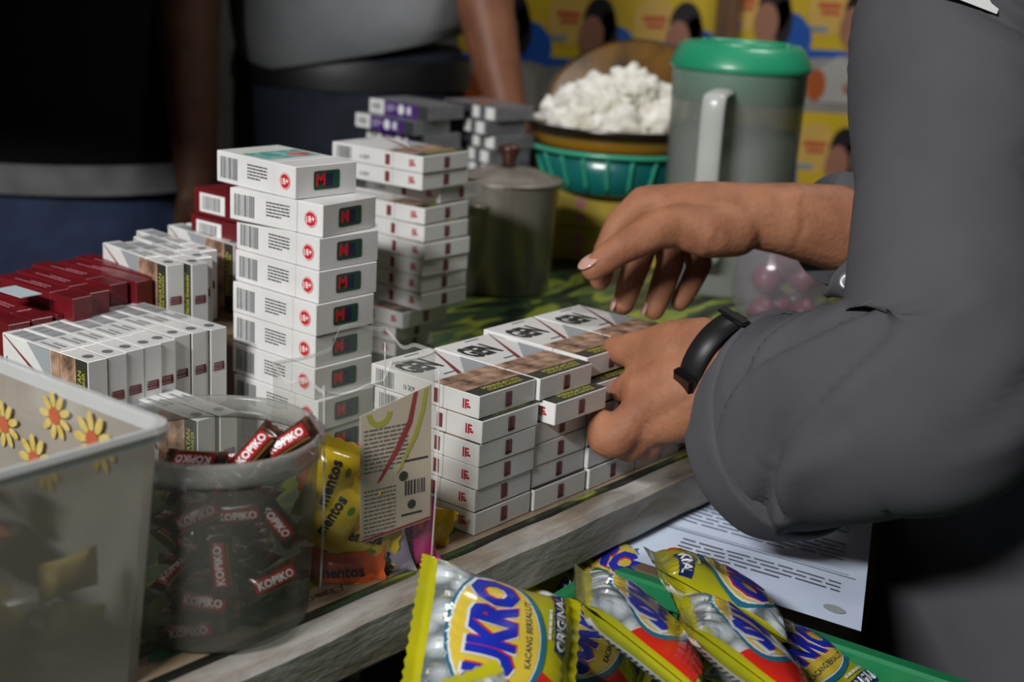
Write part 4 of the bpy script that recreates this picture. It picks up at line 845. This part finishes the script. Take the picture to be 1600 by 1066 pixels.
# --- person in charcoal shirt stacking packs, right
po = Vector((.42, 1.0, 0)); P3 = empty('person', po, 'person in charcoal long-sleeved shirt with black wristband, both hands over the packs', 'person')
L_ = lambda x, y, Y: ay(x, y, Y)-po
SK = mat('tan_skin', '#a06e52', .58, col2='#8c5c44', nscale=45, bump=.3, bscale=260, spec=.22, sss=.06)
far = [[(L_(1400, 370, 1.07), .037), (L_(1310, 357, 1.03), .0325), (L_(1235, 343, 1.02), .0275), (L_(1165, 336, 1.02), .0235)],
 [(L_(1165, 333, 1.022), .0225), (L_(1100, 325, 1.02), .02), (L_(1006, 318, 1.025), .0135)], [(L_(1165, 340, 1.03), .022), (L_(1090, 330, 1.04), .0185), (L_(1015, 330, 1.05), .0135)], [(L_(1165, 345, 1.035), .021), (L_(1095, 342, 1.055), .0175), (L_(1035, 345, 1.066), .013)], [(L_(1165, 350, 1.035), .02), (L_(1110, 358, 1.06), .016), (L_(1062, 362, 1.076), .012)],
 [(L_(1150, 358, 1.01), .0205), (L_(1105, 362, 1.0), .0195), (L_(1060, 352, 1.0), .0165), (L_(1025, 360, .993), .0145), (L_(972, 388, .985), .0118), (L_(950, 402, .982), .0108), (L_(926, 421, .98), .0088)],
 [(L_(1006, 318, 1.025), .013), (L_(966, 352, 1.022), .0105), (L_(946, 395, 1.018), .0095), (L_(938, 438, 1.012), .0082)],
 [(L_(1012, 345, 1.045), .013), (L_(998, 405, 1.035), .0108), (L_(983, 445, 1.028), .0100), (L_(974, 477, 1.022), .0082)],
 [(L_(1040, 355, 1.06), .0125), (L_(1048, 410, 1.05), .0108), (L_(1034, 450, 1.042), .0100), (L_(1022, 485, 1.034), .0082)],
 [(L_(1068, 368, 1.075), .0115), (L_(1094, 412, 1.065), .0098), (L_(1078, 445, 1.056), .0088), (L_(1062, 473, 1.05), .0074)]]
near = [[(L_(1300, 650, .825), .036), (L_(1215, 622, .855), .0305), (L_(1128, 572, .872), .0285)],
 [(L_(1120, 560, .876), .026), (L_(1060, 552, .882), .0195), (L_(1012, 575, .888), .0145)], [(L_(1120, 575, .872), .028), (L_(1060, 588, .874), .021), (L_(1003, 612, .876), .015)], [(L_(1120, 590, .87), .027), (L_(1062, 615, .868), .021), (L_(1003, 642, .868), .0148)], [(L_(1120, 605, .868), .026), (L_(1075, 640, .865), .0215), (L_(1022, 664, .866), .015)],
 [(L_(1100, 545, .876), .021), (L_(1055, 540, .884), .0175), (L_(1012, 546, .893), .0140), (L_(980, 548, .900), .0118), (L_(962, 545, .905), .0095)],
 [(L_(1012, 585, .884), .013), (L_(985, 605, .884), .0108), (L_(970, 610, .889), .0085)],
 [(L_(1003, 642, .868), .0135), (L_(962, 686, .861), .0132), (L_(946, 684, .864), .0126), (L_(941, 664, .869), .0108)],
 [(L_(1012, 662, .868), .013), (L_(985, 697, .868), .0112), (L_(968, 697, .876), .009)],
 [(L_(1030, 672, .868), .012), (L_(1012, 700, .876), .0095), (L_(998, 702, .885), .008)]]
hc = Vector((.38, 1.0, 1.44))-po
upper = [[(Vector((.44, .93, 1.2))-po, .04), (L_(1543, 40, .92), .038), (L_(1510, 330, .86), .037), (L_(1475, 575, .79), .036), (L_(1390, 628, .797), .035), (L_(1300, 650, .825), .034)], [(Vector((.45, 1.12, 1.2))-po, .04), (L_(1490, 100, 1.19), .038), (L_(1466, 235, 1.165), .038), (L_(1432, 345, 1.12), .037), (L_(1400, 368, 1.075), .037)]]
torso = [[(Vector((0, -.08, .9)), .07), (Vector((0, -.09, 1.12)), .06)], [(Vector((0, .08, .9)), .07), (Vector((0, .09, 1.12)), .06)], [(Vector((0, 0, .8)), .09), (Vector((0, 0, 1.0)), .09), (Vector((0, 0, 1.15)), .075), (hc-EZ*.19, .055)]]
link('body', merged('body', [remeshed('a', far, .0019, SK, 5), remeshed('b', near, .0019, SK, 5), remeshed('c', head(hc, (-1, -.1, -.25)), .007, SK), remeshed('d', upper, .007, SK), remeshed('e', torso, .01, SK)], SK), P3)
NAIL = mat('fingernail', '#c79c90', .25, coat=.4, col2='#b98a7e', nscale=200)
def nail(c, along, n, w=.0058, l=.0068):
    al = Vector(along).normalized(); n = Vector(n); n = (n-al*n.dot(al)).normalized(); bm = bmesh.new(); bmesh.ops.create_icosphere(bm, subdivisions=3, radius=1)
    mw = frame(Vector(c), al*l, n.cross(al)*w, n*.0018); bmesh.ops.transform(bm, matrix=mw, verts=bm.verts); link('fingernail', bm_mesh('fingernail', bm, NAIL, True), P3)
t0 = L_(926, 421, .98); ta = t0-L_(972, 388, .985); nn = -RT*.55+UP*.75-FW*.55; nail(t0+nn.normalized()*.0074-ta.normalized()*.001, ta, nn, .0076, .0092)
t1 = L_(941, 664, .869); (lambda *a: None)(t1+(-RT*.6-FW*.75).normalized()*.0092+UP*.001, UP*1.0-RT*.2, -RT*.6-FW*.75, .0062, .007)
for a, b, r in ((L_(974, 477, 1.022), L_(983, 445, 1.028), .0078), (L_(1022, 485, 1.034), L_(1034, 450, 1.042), .0078)):
    nn = -RT*.9+UP*.1-FW*.2; nail(a+nn.normalized()*r, a-b, nn, .005, .006)
# shirt: torso, near sleeve, far sleeve
SHT = mat('charcoal_cotton', '#525256', .95, col2='#4a4a4e', nscale=10, bump=.15, bscale=1600, spec=.15)
def fold_near(t, a, p):
    f = .018*noise.noise(p*9)+.012*noise.noise(p*22)
    for t0, a0, t1, a1, A in ((3.0, 5.9, 5.6, 4.9, .05), (3.4, 5.5, 5.0, 3.9, .07), (4.5, 6.0, 5.7, 4.5, .05), (3.9, 4.6, 5.6, 3.7, .04), (2.2, 5.4, 3.2, 4.4, .05), (1.0, 5.6, 2.0, 4.3, .05), (1.6, 5.9, 2.6, 5.0, .05), (.6, 5.0, 1.2, 4.0, .05), (4.9, 4.2, 5.9, 3.4, .04)):
        ex, ey = t1-t0, a1-a0; q = max(0, min(1, ((t-t0)*ex+(a-a0)*ey)/(ex*ex+ey*ey))); nx, ny = t-t0-q*ex, a-a0-q*ey; s = nx*ey-ny*ex; d = math.hypot(nx, ny)*(1 if s > 0 else -1)+.08*noise.noise(p*20)
        en = math.sin(math.pi*min(1, max(0, .15+.7*q))); f += 1.9*A*en*(.7*math.exp(-((d-.17)/.15)**2)-math.exp(-(d/.10)**2))
    return 1+f
ns = [(Vector((.44, .90, 1.24))-po, .07, .07), (L_(1545, 20, .92), .076, .072), (L_(1510, 330, .86), .074, .068), (L_(1475, 585, .785), .072, .064), (L_(1370, 635, .79), .066, .060), (L_(1285, 655, .828), .067, .060), (L_(1205, 668, .872), .069, .060)]
va, fa = tube_vf(ns, UP, 72, 14, True, False, fold_near)
# turned-in mouth of the sleeve
n0 = len(va); lr = [va[i] for i in range(n0-1-72, n0-1)]; cc = ns[-1][0]; ax_ = (ns[-2][0]-ns[-1][0]).normalized()
def mouth(V, Fc, ring0, cen, axis, n):
    o = len(V); V += [cen+(V[ring0+i]-cen)*.94 for i in range(n)]; V += [cen+(V[ring0+i]-cen)*.90+axis*.04 for i in range(n)]
    for i in range(n): j = (i+1) % n; Fc.append((ring0+i, ring0+j, o+j, o+i)); Fc.append((o+i, o+j, o+n+j, o+n+i))
mouth(va, fa, n0-1-72, cc, ax_, 72)
fsl = [(Vector((.45, 1.13, 1.24))-po, .07, .07), (L_(1492, 90, 1.19), .076, .07), (L_(1468, 230, 1.165), .071, .066), (L_(1432, 345, 1.12), .066, .06), (L_(1375, 372, 1.06), .054, .05), (L_(1318, 360, 1.028), .039, .038)]
vb, fb = tube_vf(fsl, UP, 56, 12, True, False, lambda t, a, p: 1+.02*noise.noise(p*10)+.03*noise.noise(p*24)+.03*math.sin(t*8+math.sin(a)*2)*(t > 2.2))
nb = len(vb); mouth(vb, fb, nb-1-56, fsl[-1][0], (fsl[-2][0]-fsl[-1][0]).normalized(), 56)
tv = tube_vf([(Vector((.005, 0, .62)), .148, .2), (Vector((.003, 0, .75)), .145, .195), (Vector((.0, 0, .92)), .14, .19), (Vector((-.005, 0, 1.08)), .14, .19), (Vector((0, 0, 1.19)), .125, .19), (Vector((.0, 0, 1.26)), .08, .12), (hc-EZ*.16, .066, .066)], (1, 0, 0), 64, 10, False, False, lambda t, a, p: 1+.02*noise.noise(p*8)+.012*noise.noise(Vector((p.x*20, p.y*20, p.z*6))))
SHI = link('shirt', mesh('shirt', *join_vf((va, fa), (vb, fb), tv), SHT, True), P3)
# rolled cuffs
def cuff(c0_, c1_, ra, rb, hint, seed):
    d = (c1_-c0_); ch = [(c0_, ra*.98, rb*.98), (c0_+d*.05, ra*1.05, rb*1.06), (c0_+d*.5, ra*1.06, rb*1.07), (c1_-d*.04, ra*1.05, rb*1.05), (c1_, ra*1.0, rb*1.0), (c1_-d*.04, ra*.95, rb*.95), (c0_+d*.3, ra*.94, rb*.94)]
    ch2 = ch; v, f = tube_vf(ch2[:5], hint, 64, 7, False, False, lambda t, a, p: 1+.03*noise.noise(p*14+Vector((seed, 0, 0)))+.014*noise.noise(p*40))
    n = len(v); mouth(v, f, n-64, c1_, -d.normalized(), 64); return v, f
link('cuff', mesh('cuff', *cuff(L_(1248, 660, .848), L_(1196, 670, .877), .0695, .0610, UP, 0), SHT, True), SHI)
link('cuff', mesh('cuff', *cuff(L_(1352, 366, 1.048), L_(1309, 358, 1.024), .0405, .039, UP, 4), SHT, True), SHI)
BTN = mat('grey_button', '#5b6066', .3, coat=.4); e = link('button', lathe('button', [(0, .0035), (.004, .0035), (.0062, .0042), (.0072, .003), (.0072, .001), (0, .001)], BTN, 24), SHI)
e.matrix_local = frame(L_(1326, 441, .985), RT*.9-FW*.1, UP.cross(RT).cross(RT)*-1, Vector((-.35, -.9, .35)).normalized()) if False else Matrix.Translation(L_(1326, 441, .985)) @ Vector((-.35, -.85, .4)).to_track_quat('Z', 'Y').to_matrix().to_4x4()
tab = tube_vf([(L_(1352, 405, 1.0), .010, .002), (L_(1335, 430, .993), .012, .002), (L_(1312, 452, .99), .011, .002), (L_(1290, 462, .995), .004, .0015)], RT, 14, 5)
link('cuff_tab', mesh('cuff_tab', *tab, SHT, True), SHI)
trousers(P3, (.02, 0), .14, .18, .74, mat('dark_trousers', '#1d1d20', .85, col2='#17171a', nscale=30), .095, (0, 1, 0))
hair(hc, (-1, -.1, -.25), HAIR, P3)
# wristband
wc, wa = L_(1124, 566, .873), (L_(1050, 520, .905)-L_(1190, 612, .852)).normalized(); hint = UP; a = (hint-wa*hint.dot(wa)).normalized(); b = wa.cross(a)
v = []; f = []; N = 48; prof = [(-.0085, .0002), (-.007, .0024), (.007, .0024), (.0085, .0002)]
for k in range(N):
    t = 2*math.pi*k/N; dr = a*math.cos(t)*.0312+b*math.sin(t)*.0292; un = dr.normalized()
    for s, h in prof: v.append(wc+dr+wa*s+un*h)
for k in range(N):
    for i in range(3): f.append((k*4+i, ((k+1) % N)*4+i, ((k+1) % N)*4+i+1, k*4+i+1))
WB = link('wristband', mesh('wristband', v, f, mat('black_rubber', '#17181a', .45, spec=.4), True), P3); tag(WB, 'black rubber wristband')
dv = (-FW*.75-UP*.65).normalized(); dv = (dv-wa*dv.dot(wa)).normalized(); cp = frame(wc+dv*.0335, wa, dv.cross(wa), dv)
bm = bmesh.new(); add_box(bm, -.0088, .0088, -.011, .011, -.004, .0028, .0022, cp); link('tracker_pod', bm_mesh('tracker_pod', bm, mat('black_gloss', '#0e0e10', .15, coat=.6)), WB)
du = (UP*.95-FW*.3).normalized(); du = (du-wa*du.dot(wa)).normalized(); cp = frame(wc+du*.034, wa, du.cross(wa), du); bm = bmesh.new(); add_box(bm, -.0105, .0105, -.004, .004, -.001, .0016, .0006, cp); link('buckle', bm_mesh('buckle', bm, mat('black_gloss', '#0e0e10')), WB)
# card clipped to the shirt near the shoulder
cp = frame(L_(1536, -20, .849), (RT*.93-UP*.36), (RT*.36+UP*.93), -FW); bm = bmesh.new(); add_box(bm, -.022, .013, -.012, .03, 0, .0008, 0, cp); link('name_card', bm_mesh('name_card', bm, mat('card_white', '#d6d6d6', .4)), P3)

# added board, out of view, to keep the lamp off the far left corner
HB = empty('added_shade_board', Vector((-.74, 1.2, 1.185)), 'added dark board on cords, out of view, shading the far left corner', 'board')
for k in range(4): link('plank', box('plank', -.36, .245, -.012, .012, .13*k, .13*k+.126, UNDER, .002), HB)
for x in (-.25, .2): link('cord', box('cord', x-.003, x+.003, .012, .018, 0, 1.5, mat('rope', '#6a5f50', .9)), HB)
tag(link('ceiling', box('ceiling', -3, 3, -2.5, 3.2, 2.9, 2.95, WALL)), kind='structure')
